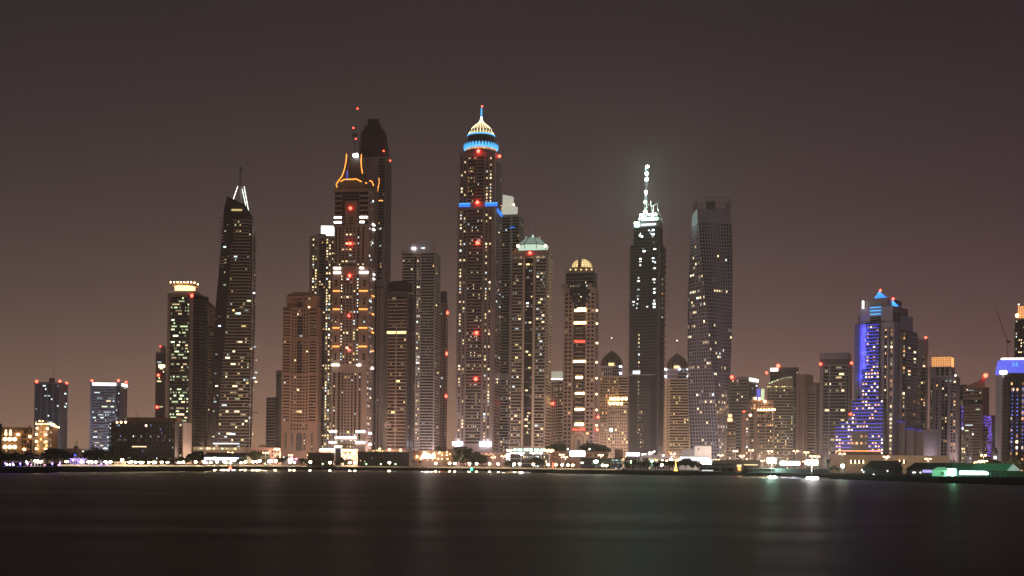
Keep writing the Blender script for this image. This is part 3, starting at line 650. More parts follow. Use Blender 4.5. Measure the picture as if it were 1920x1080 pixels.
def lantern_tower():
    t = Tower('lantern_tower', 'apartment tower with a pale green glowing lantern roof and amber flank', 'skyscraper', 960, 1025, 1032, 640, 1320, 10, dep=40, wall='warmgrey', fh=3.55, most=100, seed=14)
    k = t.tier(959, 1025, 1032, None, 468, dep=36)
    bd = dict(n=5, fw=.8, lit=.20, pal='wwcydc', sh=.36, dp=.9, run=2)
    t.fac(k['f'], [(960.5, 980, 'b', dict(bd, n=4)), (981, 984.5, 'p', dict(dp=1.4, key='beige')), (984.8, 1000, 'k', dict(n=3, lit=.16, pal='wwcy', run=2, k=4)), (1000.3, 1004, 'p', dict(dp=1.4, key='beige')), (1005, 1023, 'b', bd)], 838, 479)
    t.fac(k['s'], [(1025.5, 1032, 'b', dict(n=2, lit=.02, key='cream', dp=1.2))], None, 472)
    t.cornice(k, 470, 2.2, 1.2, 'brown'); t.cornice(k, 481, .9, .9)
    P = t.loc; cx, cy, m = k['cx'], k['cy'], t.m
    cx = P(999, 450, 0).x
    oc = lambda r, y: [(cx+r*m*cos(pi/8+i*pi/4), cy+r*m*sin(pi/8+i*pi/4)*.85, t.Z(y)) for i in range(8)]
    b = MB(); b.prism(oc(28, 463), oc(31.5, 455), 'crown_green'); t.part(b, 'lantern')
    b = MB(); b.prism(oc(32, 455), oc(15, 440), 'roof_glow', True); t.part(b, 'lantern_roof')
    b = MB()
    for p, q in zip(oc(32.4, 455), oc(15, 440)): b.bar(p, q, .45, 'slate', 4)
    for p, q in zip(oc(28.2, 463), oc(32.2, 455)): b.bar(p, q, .4, 'slate', 4)
    o8 = oc(32.4, 455)
    for i in range(8): b.bar(o8[i], o8[(i+1) % 8], .45, 'slate', 4)
    t.part(b, 'lantern_frame')
    b = MB(); b.bar((cx, cy, t.Z(441)), (cx, cy, t.Z(433)), 2, 'crown_green', 8, .9); b.bar((cx, cy, t.Z(433)), (cx, cy, t.Z(417)), .9, 'steel', 6, .15); t.part(b, 'spire')
    for a in (971, 1023): t.beacon(a, 459.5, 1.4, fwd=t.h*.8, key='uplight', name='lantern_lamp')
    for x in (986, 1012): t.beacon(x, 439, .8, fwd=5, key='crown_pale', name='lantern_lamp')
    t.strip(k['f'], 962, 978, 'k', t.Z(487), t.Z(479), n=4, lit=.5, pal='wd'); 
    for a, b2 in ((964, 971), (974, 979), (995, 1002), (1006, 1013), (1016, 1022)): t.lit(k['f'], k['f'].U(a+3), t.Z(481), (b2-a)*t.m, 2.4, 1.2, 'lit_d')
    # amber light strips up the flank edge
    m2 = MB(); t.bx(k['s'], k['d']*.45, k['d']*.55, t.Z(720), t.Z(466), .3, 1.3, 'lit_d', m2); t.part(m2, 'flank_light')
    t.done(); t.beacon(993.6, 473, 1.5, fwd=t.h+1.5)

def hotel_dome():
    t = Tower('hotel_tower', 'brown stone hotel tower with a glowing wire dome and a red name sign', 'skyscraper', 1056, 1114, 1121, 680, 1350, 12, dep=40, wall='pinkbrown', fh=3.6, most=100, seed=17)
    k = t.tier(1055.5, 1115, 1122, None, 536); u = t.tier(1060, 1115, 1120.5, 537, 507, 'dark')
    t.tier(1057, 1066, 1067, 540, 530, dep=30); t.tier(1106, 1115, 1116, 540, 530, dep=30)
    wl = dict(n=2, fw=.6, fq=.52, lit=.07, pal='owdd', fh=4.6)
    t.fac(k['f'], [(1057, 1072, 'g', wl), (1099, 1114, 'g', wl)], None, 545)
    t.fac(k['f'], [(1074.5, 1097, 'k', dict(n=5, lit=.02, pal='wd', gl='brownpane'))], 797, 570)
    t.fac(k['f'], [(1079, 1092, 'b', dict(n=2, lit=.05, pal='wo', sh=.2, dp=1.0, fh=5.2, gl='brownpane'))], 797, 606)
    t.fac(k['s'], [(1115.5, 1121, 'g', dict(n=2, lit=.03))], None, 545)
    # dark glazed V of the upper floors, stepping in
    for i, (a, b) in enumerate(((1066, 1106), (1069, 1103), (1072, 1100), (1076, 1096))):
        t.strip(k['f'], a, b, 'k', t.Z(548+i*8), t.Z(538+i*8 if i else 530), n=8, lit=.10, pal='cwd', off=.3+.1*i)
    t.fac(u['f'], [(1061, 1114, 'k', dict(n=12, lit=.09, pal='cwd'))], 536, 509)
    cx, cy, m = u['cx'], u['cy'], t.m; cx = t.loc(1091, 500, 0).x
    t.body.lathe(cx, cy, [(24*m, t.Z(507)), (24*m, t.Z(497.5)), (21*m, t.Z(497))], 'brown', 32)
    for i in range(5): t.beacon(1069.5+i*10, 503, 1.0, fwd=24*m, key='dome_gold', name='drum_lamp')
    zb = t.Z(497.5); r, H = 20.5*m, t.Z(478.5)-t.Z(497.5)
    pr = [(1, 0), (.985, .16), (.93, .36), (.83, .56), (.68, .74), (.48, .88), (.25, .97), (.04, 1)]
    b = MB(); b.lathe(cx, cy, [(r*a, zb+H*q) for a, q in pr], 'dome_gold', 32); t.part(b, 'dome')
    b = MB(); dome(b, cx, cy, zb, r*1.01, H, None, ribs=22, ribkey='brown', prof=pr, rr=.3)
    for a, q in pr[1:6]: b.lathe(cx, cy, [(r*a*1.02, zb+H*q-.25), (r*a*1.02, zb+H*q+.25)], 'brown', 32)
    t.part(b, 'dome_rib')
    b = MB(); b.box(cx-2, cx+2, cy-r-.6, cy, zb, zb+H*.85, 'terracotta'); t.part(b, 'dome_rib')
    for x in (1088, 1094): t.mast(x, 485, 462.6, .55, 8)
    m3 = MB(); m3.bar(t.loc(1065, 506, 20), t.loc(1058.5, 500, 24), .5, 'pink'); t.part(m3, 'flag_pole')
    # light bars
    for a, b2, ya, yb in ((1077, 1098, 577.5, 581.5), (1082, 1097, 574.8, 577.5), (1076, 1098, 601, 605), (1075.5, 1097.5, 674, 678), (1080, 1093, 704, 708), (1079.5, 1096.5, 734.5, 738.5), (1079.5, 1096.5, 764.5, 768.5), (1079.5, 1096, 792.5, 797)):
        t.lbar(k['f'], a, b2, ya, yb, 'bar_warm', off=1.2)
    for py in (580, 605, 641.6, 678, 708, 738, 768, 797):
        t.beacon(1119 if py > 650 else 1119.6, py, 1.1, fwd=t.h*.55, key='bar_warm', name='flank_lamp')
    # signs
    def text(body, c, wid, key, name):
        cu = bpy.data.curves.new('lettering', 'FONT'); cu.body = body; cu.extrude = .15; cu.align_x = 'CENTER'; cu.align_y = 'CENTER'; cu.size = 5
        o = bpy.data.objects.new('lettering', cu); COL.objects.link(o); bpy.context.view_layer.update()
        me = bpy.data.meshes.new_from_object(o.evaluated_get(bpy.context.evaluated_depsgraph_get())); s = wid/max(.1, o.dimensions.x)
        bpy.data.objects.remove(o); me.materials.clear(); me.materials.append(MATS[key])
        o = bpy.data.objects.new(name, me); COL.objects.link(o); o.parent = t.root; o.location = c; o.rotation_euler = (pi/2, 0, 0); o.scale = (s, s*1.15, 1); return o
    c = t.loc(1087, 638, t.h+1.6); b = MB(); b.box(-7, 7, -.2, .2, -2.6, 2.6, 'redroof'); o = t.part(b, 'sign_board'); o.location = c+Vector((0, .6, 0))
    text('Marriott', c, 12, 'sign_red', 'sign_lettering')
    b = MB(); c = t.loc(1085, 805, t.h+1.6); b.box(c.x-8.5, c.x+8.5, c.y+.3, c.y+.6, c.z-1.8, c.z+1.8, 'redroof'); t.part(b, 'sign_board')
    b = MB(); xs = [-7.5, -6.4, -6.2, -5, -4, -3.8, -2.5, -1]; zs = [0, -.3, .7, 0, -.3, .9, -.2, 0]
    b.tube([(c.x+x, c.y, c.z+z) for x, z in zip(xs, zs)], .4, 'sign_red', 5)
    b.tube([(c.x+x, c.y, c.z+z) for x, z in zip([.6, 2, 3, 3.4, 4.4, 5, 5.3, 6.6, 7.6], [-.2, -.5, .2, 1.1, -.2, .1, 1, 0, -.2])], .4, 'sign_red', 5)
    for x, z in ((-5.5, 1.3), (-3, -1.1), (2.4, .9), (6.2, 1.1)): b.ball((c.x+x, c.y, c.z+z), .35, 'sign_red', 6, 4)
    t.part(b, 'sign_lettering')
    for p in ((1122, 781.5), (1120, 805)): t.beacon(*p, r=1.5, fwd=t.h*.5)
    # arched portal
    b = MB(); c = t.loc(1085.5, 828, t.h+.2)
    for r, hh, dp, key in ((8.4, 9, .9, 'cream'), (6.2, 8, 1.1, 'brown'), (4.5, 6, 1.3, 'beige'), (2, 2, 1.5, 'slate')):
        pts = [(-r, -10), (r, -10)]+[(r*cos(a*pi/12), hh*.35+r*sin(a*pi/12)) for a in range(13)]
        b.prism([(c.x+x, c.y+.3, c.z+z) for x, z in pts], [(c.x+x, c.y-dp, c.z+z) for x, z in pts], key)
    t.part(b, 'portal'); t.cornice(k, 838, 1, .8); t.done()
def right_mid():
    # the pair of pale towers with petal roofs
    for a, b, apex, zt, lab, sd in ((1123, 1176, 1147, 657, 'pale apartment tower with a bronze petal dome beside the brown stone hotel', 41), (1246, 1294, 1269.5, 662, 'pale apartment tower with a bronze petal dome beside the twisted tower', 42)):
        two = a > 1200; dy = 5 if two else 0
        t = Tower('domed_tower', lab, 'skyscraper', a, b, b, 760, 1550, 0, dep=34, wall='cream', fh=3.6, most=80, seed=sd)
        k = t.tier(a, b, b, None, 710 if two else 705); dr = t.tier(apex-20.5, apex+20.5, apex+20.5, 712, 686+dy, 'lilac', dep=32)
        if two:
            t.fac(k['f'], [(1250, 1255, 'g', dict(n=2, lit=.08, pal='wd')), (1256, 1292, 'b', dict(n=7, lit=.08, pal='yyw', sh=.4, dp=.8))], None, 712)
        else:
            t.fac(k['f'], [(1125, 1142, 'g', dict(n=5, lit=.07, pal='wdo')), (1143, 1158, 'g', dict(n=4, fw=.7, lit=.1, pal='owd')), (1159, 1176, 'b', dict(n=4, lit=.08, pal='wyc', sh=.4))], None, 708)
        t.fac(dr['f'], [(apex-19, apex, 'g', dict(n=5, fw=.5, fh=6, fq=.7)), (apex+1, apex+19, 'k', dict(n=4, lit=.03, gl='bluepane'))], 705+dy, 688+dy)
        cx, cy = t.loc(apex, 680, 0).x, dr['cy']; zb = t.Z(686+dy); H = t.Z(zt)-zb; r = 20.5*t.m
        pr = [(1, 0), (.97, .22), (.83, .48), (.6, .70), (.33, .86), (.1, .97), (.02, 1)]
        b2 = MB(); b2.lathe(cx, cy, [(r*.95*p, zb+H*q) for p, q in pr], 'greypane', 24); t.part(b2, 'dome')
        b2 = MB(); dome(b2, cx, cy, zb, r, H, None, ribs=20, ribkey='bronze', prof=pr, rr=.75); t.part(b2, 'dome_rib')
        m = MB(); c = (cx, cy-r*.8, zb+H*.3); m.box(c[0]-4, c[0]+3, c[1]-4, c[1], zb+.5, zb+H*.2, 'dome_gold'); t.part(m, 'lit_gable')
        t.mast(apex-.3, zt, zt-26, .35); t.beacon(apex-.3+.2, zt-26, .8, fwd=.1, key='crown_white', name='mast_lamp')
        for p in (((1163.5, 687), (1163.5, 700)) if not two else ((1248, 692), (1274, 692), (1290, 693), (1248, 706), (1290, 706))): t.beacon(*p, r=1.3, fwd=t.h+.6, key='led_blue', name='blue_lamp')
        if not two:
            for i in range(5): t.beacon(1146+i*7, 748, 1.5, fwd=t.h+1.5, key='uplight', name='ledge_lamp')
            for i in range(4): t.beacon(1144+i*7, 757, 1.5, fwd=t.h+2.5, key='uplight', name='ledge_lamp')
        t.done()
    # lower pale block in front of the first
    t = Tower('apartment_block', 'pale apartment block with small square windows under the amber ledge lamps', 'apartment building', 1124, 1179, 1179, 810, 1480, 0, dep=30, wall='beige', fh=3.7, most=60, seed=44)
    k = t.tier(1138, 1179, 1179, None, 760); w = t.tier(1124, 1138, 1138, None, 792)
    t.fac(k['f'], [(1140, 1178, 'g', dict(n=9, fw=.5, fq=.5, lit=.04, pal='yw'))], None, 763)
    t.fac(w['f'], [(1125, 1137, 'g', dict(n=4, fw=.5, fq=.5, lit=.08, pal='cw'))], None, 794)
    t.strip(k['f'], 1138, 1162, 'p', t.Z(778), t.Z(776), dp=2); t.done()

def unfinished():
    t = Tower('unfinished_tower', 'tower under construction with white work lights, green topped deck and climbing mast', 'skyscraper', 1181, 1237, 1246, 620, 1355, 14, dep=38, wall='concrete', fh=3.6, most=100, seed=23)
    k = t.tier(1179, 1236, 1246, None, 455); u = t.tier(1187, 1235, 1243, 456, 421); P = t.loc
    t.tier(1187, 1236, 1242, 421, 409, 'steel')
    for F, a, b, y1, y0, n in ((k['f'], 1181, 1232, None, 456, 9), (u['f'], 1188, 1233, 455, 422, 8), (k['s'], 1237, 1246, None, 456, 2)):
        t.fac(F, [(a, b, 'b', dict(n=n, lit=0, sh=.2, dp=.6, key='concrete', gl='black'))], y1, y0)
    for y in range(462, 850, 11):
        z = t.Z(y); t.bx(k['s'], k['d']*.3, k['d']*.9, z, z+.6, 0, 3.2, 'concrete'); t.bx(k['f'], -2.5, 1, z, z+.5, -3, 1, 'concrete')
    t.fac(k['f'], [(1184, 1196, 'k', dict(n=2, lit=0, gl='black', off=.9)), (1222, 1233, 'k', dict(n=2, lit=0, gl='bluepane', off=.9))], None, 700)
    wl = [(1200, 437), (1201, 433), (1204, 439), (1217, 428), (1221, 430), (1225, 428), (1220, 434), (1225, 436), (1224, 441), (1203, 456), (1204, 463), (1218, 456), (1226, 451), (1226, 465), (1206, 468), (1199, 482), (1199, 487), (1199, 494), (1223, 482), (1223, 488), (1227, 490),
          (1196, 518), (1196, 524), (1226, 501), (1225, 522), (1226, 528), (1196, 540), (1226, 540), (1226, 547), (1195, 552), (1195, 558), (1187, 563), (1194, 567), (1187, 569), (1193, 575), (1213, 573), (1226, 562), (1226, 568), (1226, 574)]
    for x, y in wl:
        F = k['f'] if y > 456 else u['f']; t.lit(F, F.U(x), t.Z(y), t.m*t.R.choice((2.4, 3.6, 5)), t.m*t.R.choice((2.2, 3)), .8, 'work_white' if t.R.random() < .8 else 'lit_c')
    for i in range(26): t.lit(k['f'], k['f'].U(1198+(i % 2)*.3), t.Z(626+i*7.4), 1, 1.8, .9, t.R.choice(('lit_c', 'lit_w', 'lit_d')))
    for i in range(26): t.lit(k['f'], k['f'].U(1200+t.R.random()*9), t.Z(770+t.R.random()*70), .8, 1.4, .9, t.R.choice(('lit_d', 'lit_d', 'lit_w')))
    for i in range(9): t.lit(k['s'], k['d']*.4, t.Z(520+i*9), 1.5, 2, .6, 'lit_'+t.R.choice('codw'))
    b = MB(); c = P(1193.6, 696.5, t.h+.6); b.box(c.x-4.5, c.x+4, c.y-.4, c.y, c.z-2.2, c.z+2, 'work_white'); b.box(c.x-8, c.x+22, c.y-1.4, c.y+.5, c.z-3.3, c.z-2.4, 'grey'); t.part(b, 'lit_deck')
    # crown deck
    for a, b2, ya, yb, key in ((1189, 1198, 411, 414, 'green_deck'), (1190, 1198, 416, 420, 'green_deck'), (1202, 1230, 415, 419, 'podium_white')): t.lbar(u['f'], a, b2, ya, yb, key, 'deck_light')
    b = MB(); a, c = P(1197, 408, 8), P(1236, 408, 8); z0, z1 = t.Z(409), t.Z(395)
    for i in range(7):
        x = a.x+(c.x-a.x)*i/6
        for y in (-9, 9): b.bar((x, y, z0), (x, y, z1+2*(i % 3)), .35, 'steel', 4)
    for z in (z0+4, z1): b.box(a.x, c.x, -9.3, 9.3, z-.3, z+.3, 'steel')
    t.part(b, 'deck_scaffolding')
    t.lbar(u['f'], 1200, 1232, 402, 407, 'green_deck', 'deck_light', 1, -6)
    b = MB(); mx = P(1211, 350, 2)
    for dx in (-1, 1):
        for dy in (-1, 1): b.bar((mx.x+dx, mx.y+dy, t.Z(410)), (mx.x+dx, mx.y+dy, t.Z(300)), .22, 'slate', 4)
    for i in range(22):
        z = t.Z(405-i*4.8); s = 1 if i % 2 else -1; b.bar((mx.x-s, mx.y-1, z), (mx.x+s, mx.y-1, z+3), .12, 'black', 4)
    t.part(b, 'mast')
    for px, py, r, key in ((1214, 304.5, 1.2, 'star_lamp'), (1212.7, 318, 1.25, 'star_lamp'), (1212.7, 329, 1.2, 'star_lamp'), (1211, 353, 1.15, 'star_pink'), (1209.6, 372, 1.1, 'star_lamp'), (1210, 391, 1.6, 'star_lamp'), (1202, 395, 1.1, 'star_lamp'), (1230, 395, 1.0, 'star_pink'), (1217, 395, 1.1, 'star_lamp'), (1224, 397, .9, 'star_lamp'), (1215, 405, .8, 'star_lamp'), (1199, 404, .7, 'star_lamp'), (1230, 405, .7, 'star_lamp'), (1207, 400, .9, 'star_lamp')):
        t.beacon(px, py, r, 4, key, 'work_lamp')
    b = MB()
    for p, q in (((1219, 366), (1224, 395)), ((1221, 380), (1236, 372)), ((1233, 374), (1235, 398)), ((1226, 379), (1224, 400))): b.bar(P(*p, 0), P(*q, 0), .35, 'steel', 4)
    t.part(b, 'jib_frame')
    b = MB(); a = P(1178.5, 600, 0)
    for dx in (-.8, .8): b.bar((a.x+dx, 0, 0), (a.x+dx, 0, t.Z(455)), .25, 'crane_red', 4)
    for i in range(60): z = i*4.0; s = 1 if i % 2 else -1; b.bar((a.x-.8*s, 0, z), (a.x+.8*s, 0, z+4), .15, 'crane_red', 4)
    t.part(b, 'hoist_mast'); t.done()

def twisted():
    t = Tower('twisted_tower', 'grey twisted tower whose window grid turns a quarter turn as it rises', 'skyscraper', 1289, 1374, 1374, 620, 1330, 0, dep=36, wall='nightgrey', fh=3.9, most=100, seed=29)
    w, d = 64*t.m, 54*t.m
    zt = t.Z(391); N = 75
    def corners(z, s=1, grow=0):
        f = z/zt; al = rad(86-76*f); hw, hd = w/2+grow, d/2+grow
        px = 1334+(1332-1334)*f; lean = 0
        ox = -2*t.m*(1-f)
        out = []
        for x, y in ((-hw, -hd), (hw, -hd), (hw, hd), (-hw, hd)):
            out.append((x*cos(al)-y*sin(al)+ox, x*sin(al)+y*cos(al), z))
        return out
    b = t.body
    for i in range(N):
        z0, z1 = zt*i/N, zt*(i+1)/N; b.prism(corners(z0), corners(z1), 'nightgrey')
    def pt(z, f, u, g=.12):
        c = corners(z, 1, g); p, q = Vector(c[f]), Vector(c[(f+1) % 4]); return p+(q-p)*u
    for f, n in ((0, 12), (3, 10), (1, 10), (2, 12)):
        for i in range(N):
            z0, z1 = zt*(i+.18)/N, zt*(i+.84)/N
            if i < 3: continue
            blank = i > N-5
            run = 0
            for j in range(n):
                u0, u1 = (j+.2)/n, (j+.8)/n
                lit = f in (0, 3) and not blank and (t.R.random() < (.07 if run == 0 else .5)) and i < 66 and t.R.random() < (.25+.9*math.sin(i*1.7)**2)
                run = 3 if lit else max(0, run-1) if t.R.random() < .7 else 0
                if lit:
                    p = (pt(z0, f, u0, .3)+pt(z1, f, u1, .3))/2; e = pt(z0, f, u1)-pt(z0, f, u0)
                    t.panes.append((tuple(p), e.length*.8, (z1-z0)*.75, math.atan2(e.y, e.x), 'lit_'+t.R.choice('wwwwdc')))
                elif not blank:
                    t.win.face([pt(z0, f, u0), pt(z0, f, u1), pt(z1, f, u1), pt(z1, f, u0)], 'glass')
    for f in range(4):  # pale corner mullions that wind round the shaft
        b.tube([Vector(corners(zt*i/40, 1, .25)[f]) for i in range(41)], .32, 'grey', 4)
    # open crown frame
    fr = MB(); c0, c1 = corners(zt), corners(zt)
    zr = t.Z(369)
    for f in range(4):
        p, q = Vector(c0[f]), Vector(c0[(f+1) % 4])
        for j in range(9):
            a = p+(q-p)*(j/9); fr.bar(a, (a.x, a.y, zr+(0 if j % 3 else .5)-(t.R.random()*4 if j % 4 else 0)), .28, 'slate', 4)
        for zz in (zr, (zt+zr)/2): fr.bar((p.x, p.y, zz), (q.x, q.y, zz), .3, 'slate', 4)
    fr.box(-6, 4, -4, 4, zt, zr-2, 'slate'); t.part(fr, 'crown_frame'); t.done()
    # bright podium in front of it
    t = Tower('podium_building', 'stepped white podium building glowing brightly at the foot of the twisted tower', 'podium', 1274, 1334, 1334, 850, 1180, 0, dep=30, wall='pale', most=40, seed=30)
    k = t.tier(1274, 1330, 1330, None, 855, dep=30); u = t.tier(1302, 1334, 1334, None, 836, 'white', dep=18); g = t.tier(1278, 1301, 1301, None, 843, 'grey', dep=24)
    t.lbar(k['f'], 1275, 1305, 856.5, 864, 'podium_white', 'glazed_front', .2, .1); t.lbar(k['f'], 1306, 1329, 856.5, 864, 'podium_white', 'glazed_front', .2, .1)
    b = MB()
    for i in range(15): x = k['x0']+k['w']*i/14; b.box(x-.15, x+.15, k['y0']-.8, k['y0']-.3, k['z0'], k['z1'], 'grey')
    t.part(b, 'window_frame'); t.lit(u['f'], t.m*8, t.Z(842), 1.5, 2, .2, 'lit_d'); t.done()

def right_cluster():
    T = Tower
    t = T('office_tower', 'banded grey office tower with a lit comb roof right behind the twisted tower', 'office tower', 1366, 1403, 1420, 780, 1680, 22, wall='grey', fh=4.4, most=50, seed=51)
    k = t.tier(1366, 1403, 1421, None, 706)
    t.fac(k['f'], [(1367, 1402, 'b', dict(n=8, lit=.04, pal='cw', sh=.5, dp=.6, gl='greypane'))], None, 712); t.fac(k['s'], [(1404, 1420, 'k', dict(n=4, lit=.05, pal='c', gl='greypane'))], None, 718)
    t.lbar(k['s'], 1403.5, 1420.5, 708.5, 714, 'crown_white', 'roof_light'); t.done(); t.beacon(1372, 706, 2.2)
    # stepped brown tower with coloured lamps on top
    t = T('apartment_tower', 'stepped brown tower with purple and yellow-green roof lanterns and warm ledge lamps', 'skyscraper', 1390, 1452, 1452, 800, 1400, 0, dep=30, wall='brown', fh=3.6, most=80, seed=52)
    k = t.tier(1396, 1452, 1452, None, 768); u = t.tier(1405, 1450, 1450, 770, 750, dep=26); t.tier(1411, 1420, 1420, 752, 743, 'cream', dep=16); t.tier(1396, 1408, 1408, 770, 760, dep=22); t.tier(1390, 1396, 1396, None, 772, 'terracotta', dep=24)
    t.fac(k['f'], [(1398, 1403, 'g', dict(n=1, lit=.25, pal='wc')), (1405, 1413, 'b', dict(n=2, lit=.12, pal='w')), (1420, 1434, 'b', dict(n=4, lit=.22, pal='wwo', sh=.35)), (1436, 1450, 'b', dict(n=4, lit=.3, pal='wwyo', sh=.35))], None, 772)
    t.fac(u['f'], [(1407, 1448, 'g', dict(n=8, lit=.12, pal='wo'))], 768, 752)
    for i in range(7): t.beacon(1422+i*5, 768.5, 1.0, fwd=t.h+.8, key='uplight', name='ledge_lamp')
    for p in ((1416, 747), (1424, 748), (1434, 753), (1407, 778)): t.beacon(*p, r=1.3, fwd=t.h, key='uplight', name='ledge_lamp')
    for a, b2, key in ((1418.5, 1426, 'violet'), (1427, 1433.5, 'lit_g')):
        b = MB(); p, q = t.loc(a, 735, 2), t.loc(b2, 735, 2); z0 = t.Z(750); b.box(p.x, q.x, -3, 3, z0, t.Z(728), key); 
        o = t.part(b, 'roof_lantern'); c = MB()
        for i in range(4): x = p.x+(q.x-p.x)*i/3; c.box(x-.2, x+.2, -3.3, -3, z0, t.Z(728)+.3, 'slate')
        c.build('lantern_frame', t.root)
    t.done()
    # curved roof tower and the slab behind
    t = T('office_tower', 'tall hazy slab tower with a lit roof corner behind the curved-roof tower', 'office tower', 1443, 1496, 1496, 760, 1700, 0, dep=30, wall='slate', fh=4.2, most=20, seed=53)
    k = t.tier(1443, 1496.5, 1496.5, None, 689); t.fac(k['f'], [(1443.5, 1458, 'k', dict(n=4, lit=.02)), (1459, 1486, 'k', dict(n=5, lit=0, gl='greypane')), (1488, 1496, 'b', dict(n=2, lit=.03, sh=.5))], None, 697)
    t.lbar(k['f'], 1443.5, 1458, 690, 696, 'crown_white', 'roof_light'); t.done(); t.beacon(1459, 686, 2.4); t.beacon(1437, 697, 1.6, fwd=0)
    t = T('apartment_tower', 'banded apartment tower with a sloping curved roof edged in small lights', 'skyscraper', 1438, 1487, 1487, 790, 1520, 0, dep=30, wall='warmgrey', fh=3.7, most=100, seed=54)
    k = t.tier(1438, 1487, 1487, None, 726)
    t.fac(k['f'], [(1438.5, 1486.5, 'b', dict(n=13, fw=.7, lit=.17, pal='wwyycd', sh=.42, dp=1.2))], None, 730)
    b = MB(); n = 10; top = [(1438+49*i/n, 719-13*math.sin(i/n*pi*.5)) for i in range(n+1)]
    fr = [t.loc(1487, 727), t.loc(1438, 727)]
    pts = [(1438, 727), (1487, 727)]+list(reversed(top)); b.prism([t.loc(x, y, -t.h*.8) for x, y in pts], [t.loc(x, y, t.h*.98) for x, y in pts], 'warmgrey'); t.part(b, 'curved_roof')
    for i in range(12): x = 1439+i*3.9; t.lit(k['f'], k['f'].U(x), t.Z(725), 1.5, 1.0, .6, 'lit_y')
    for i in range(n-1): 
        x, y = top[i+1]; c = t.loc(x, y+1.2, t.h+.2); t.panes.append((tuple(c), 1.8, .8, 0, 'lit_g'))
    t.done()
    # beige tower
    t = T('apartment_tower', 'beige tower with a plain pale shaft and banded flank beside the dark banded tower', 'skyscraper', 1498, 1514, 1537, 790, 1560, 35, dep=30, wall='pink', fh=3.7, most=20, seed=55)
    a = t.tier(1498.5, 1514, 1518, None, 701, dep=20); c = t.tier(1512, 1537, 1538, None, 717, 'warmgrey', dep=18)
    t.fac(a['f'], [(1504, 1506, 'g', dict(n=1, lit=0)), (1508.5, 1510.5, 'g', dict(n=1, lit=0))], None, 735)
    t.fac(c['f'], [(1514.5, 1535, 'b', dict(n=6, lit=.01, sh=.5, key='pink', gl='brownpane'))], None, 738); t.cornice(c, 727, 4, .3, 'grey')
    t.done(); t.beacon(1530, 761, 1.5)
    # dark banded
    t = T('apartment_tower', 'dark glass tower with thin pale floor lines and red lights at both roof corners', 'skyscraper', 1537, 1591, 1597, 780, 1350, 8, dep=34, wall='mauve', fh=3.7, most=60, seed=56)
    k = t.tier(1537, 1591, 1597, None, 683, dep=32); t.tier(1537, 1591, 1596, 684, 671, 'dark', dep=30); t.tier(1537, 1591, 1596, 672, 660.5, 'bluegrey', dep=30)
    t.fac(k['f'], [(1537.5, 1543, 'p', dict(dp=.9)), (1544, 1586, 'b', dict(n=8, lit=.12, pal='wwyw', run=3, sh=.16, dp=.6, key='lilac')), (1587, 1590.5, 'k', dict(n=1, lit=0))], None, 686)
    t.fac(k['s'], [(1592, 1596, 'b', dict(n=1, lit=0))], None, 688); t.strip(k['f'], 1555, 1556, 'p', 0, t.Z(686), key='lilac', dp=.8)
    t.done(); t.beacon(1538.5, 681, 1.4, fwd=t.h+.5); t.beacon(1596.5, 681, 1.4, fwd=t.h*.9); t.beacon(1594.3, 775, 1.6, fwd=t.h)
    # small lit-top block and a thin brown one
    t = T('apartment_block', 'small brown block with two bright amber top floors at the twisted tower foot', 'apartment building', 1362, 1380, 1380, 820, 1420, 0, dep=20, wall='brown', most=30, seed=57)
    k = t.tier(1362, 1380, 1380, None, 790); u = t.tier(1363.5, 1374, 1374, 791, 774, dep=14); t.fac(k['f'], [(1363, 1379, 'b', dict(n=4, lit=.14, pal='wyo'))], None, 793)
    t.lbar(u['f'], 1365.5, 1372, 777, 782, 'crown_warm', 'lit_floor', .3); t.lbar(u['f'], 1364.5, 1373, 784.5, 790, 'crown_warm', 'lit_floor', .3); t.done(); t.beacon(1362.5, 776, .9)
    t = T('apartment_block', 'thin reddish block squeezed beside the stepped brown tower', 'apartment building', 1393, 1401, 1401, 820, 1460, 0, dep=16, wall='terracotta', most=12, seed=58)
    k = t.tier(1393, 1401, 1401, None, 771); t.fac(k['f'], [(1393.5, 1400.5, 'g', dict(n=2, lit=.06, pal='o'))], None, 774); t.done(); t.beacon(1395, 772, 1.0)

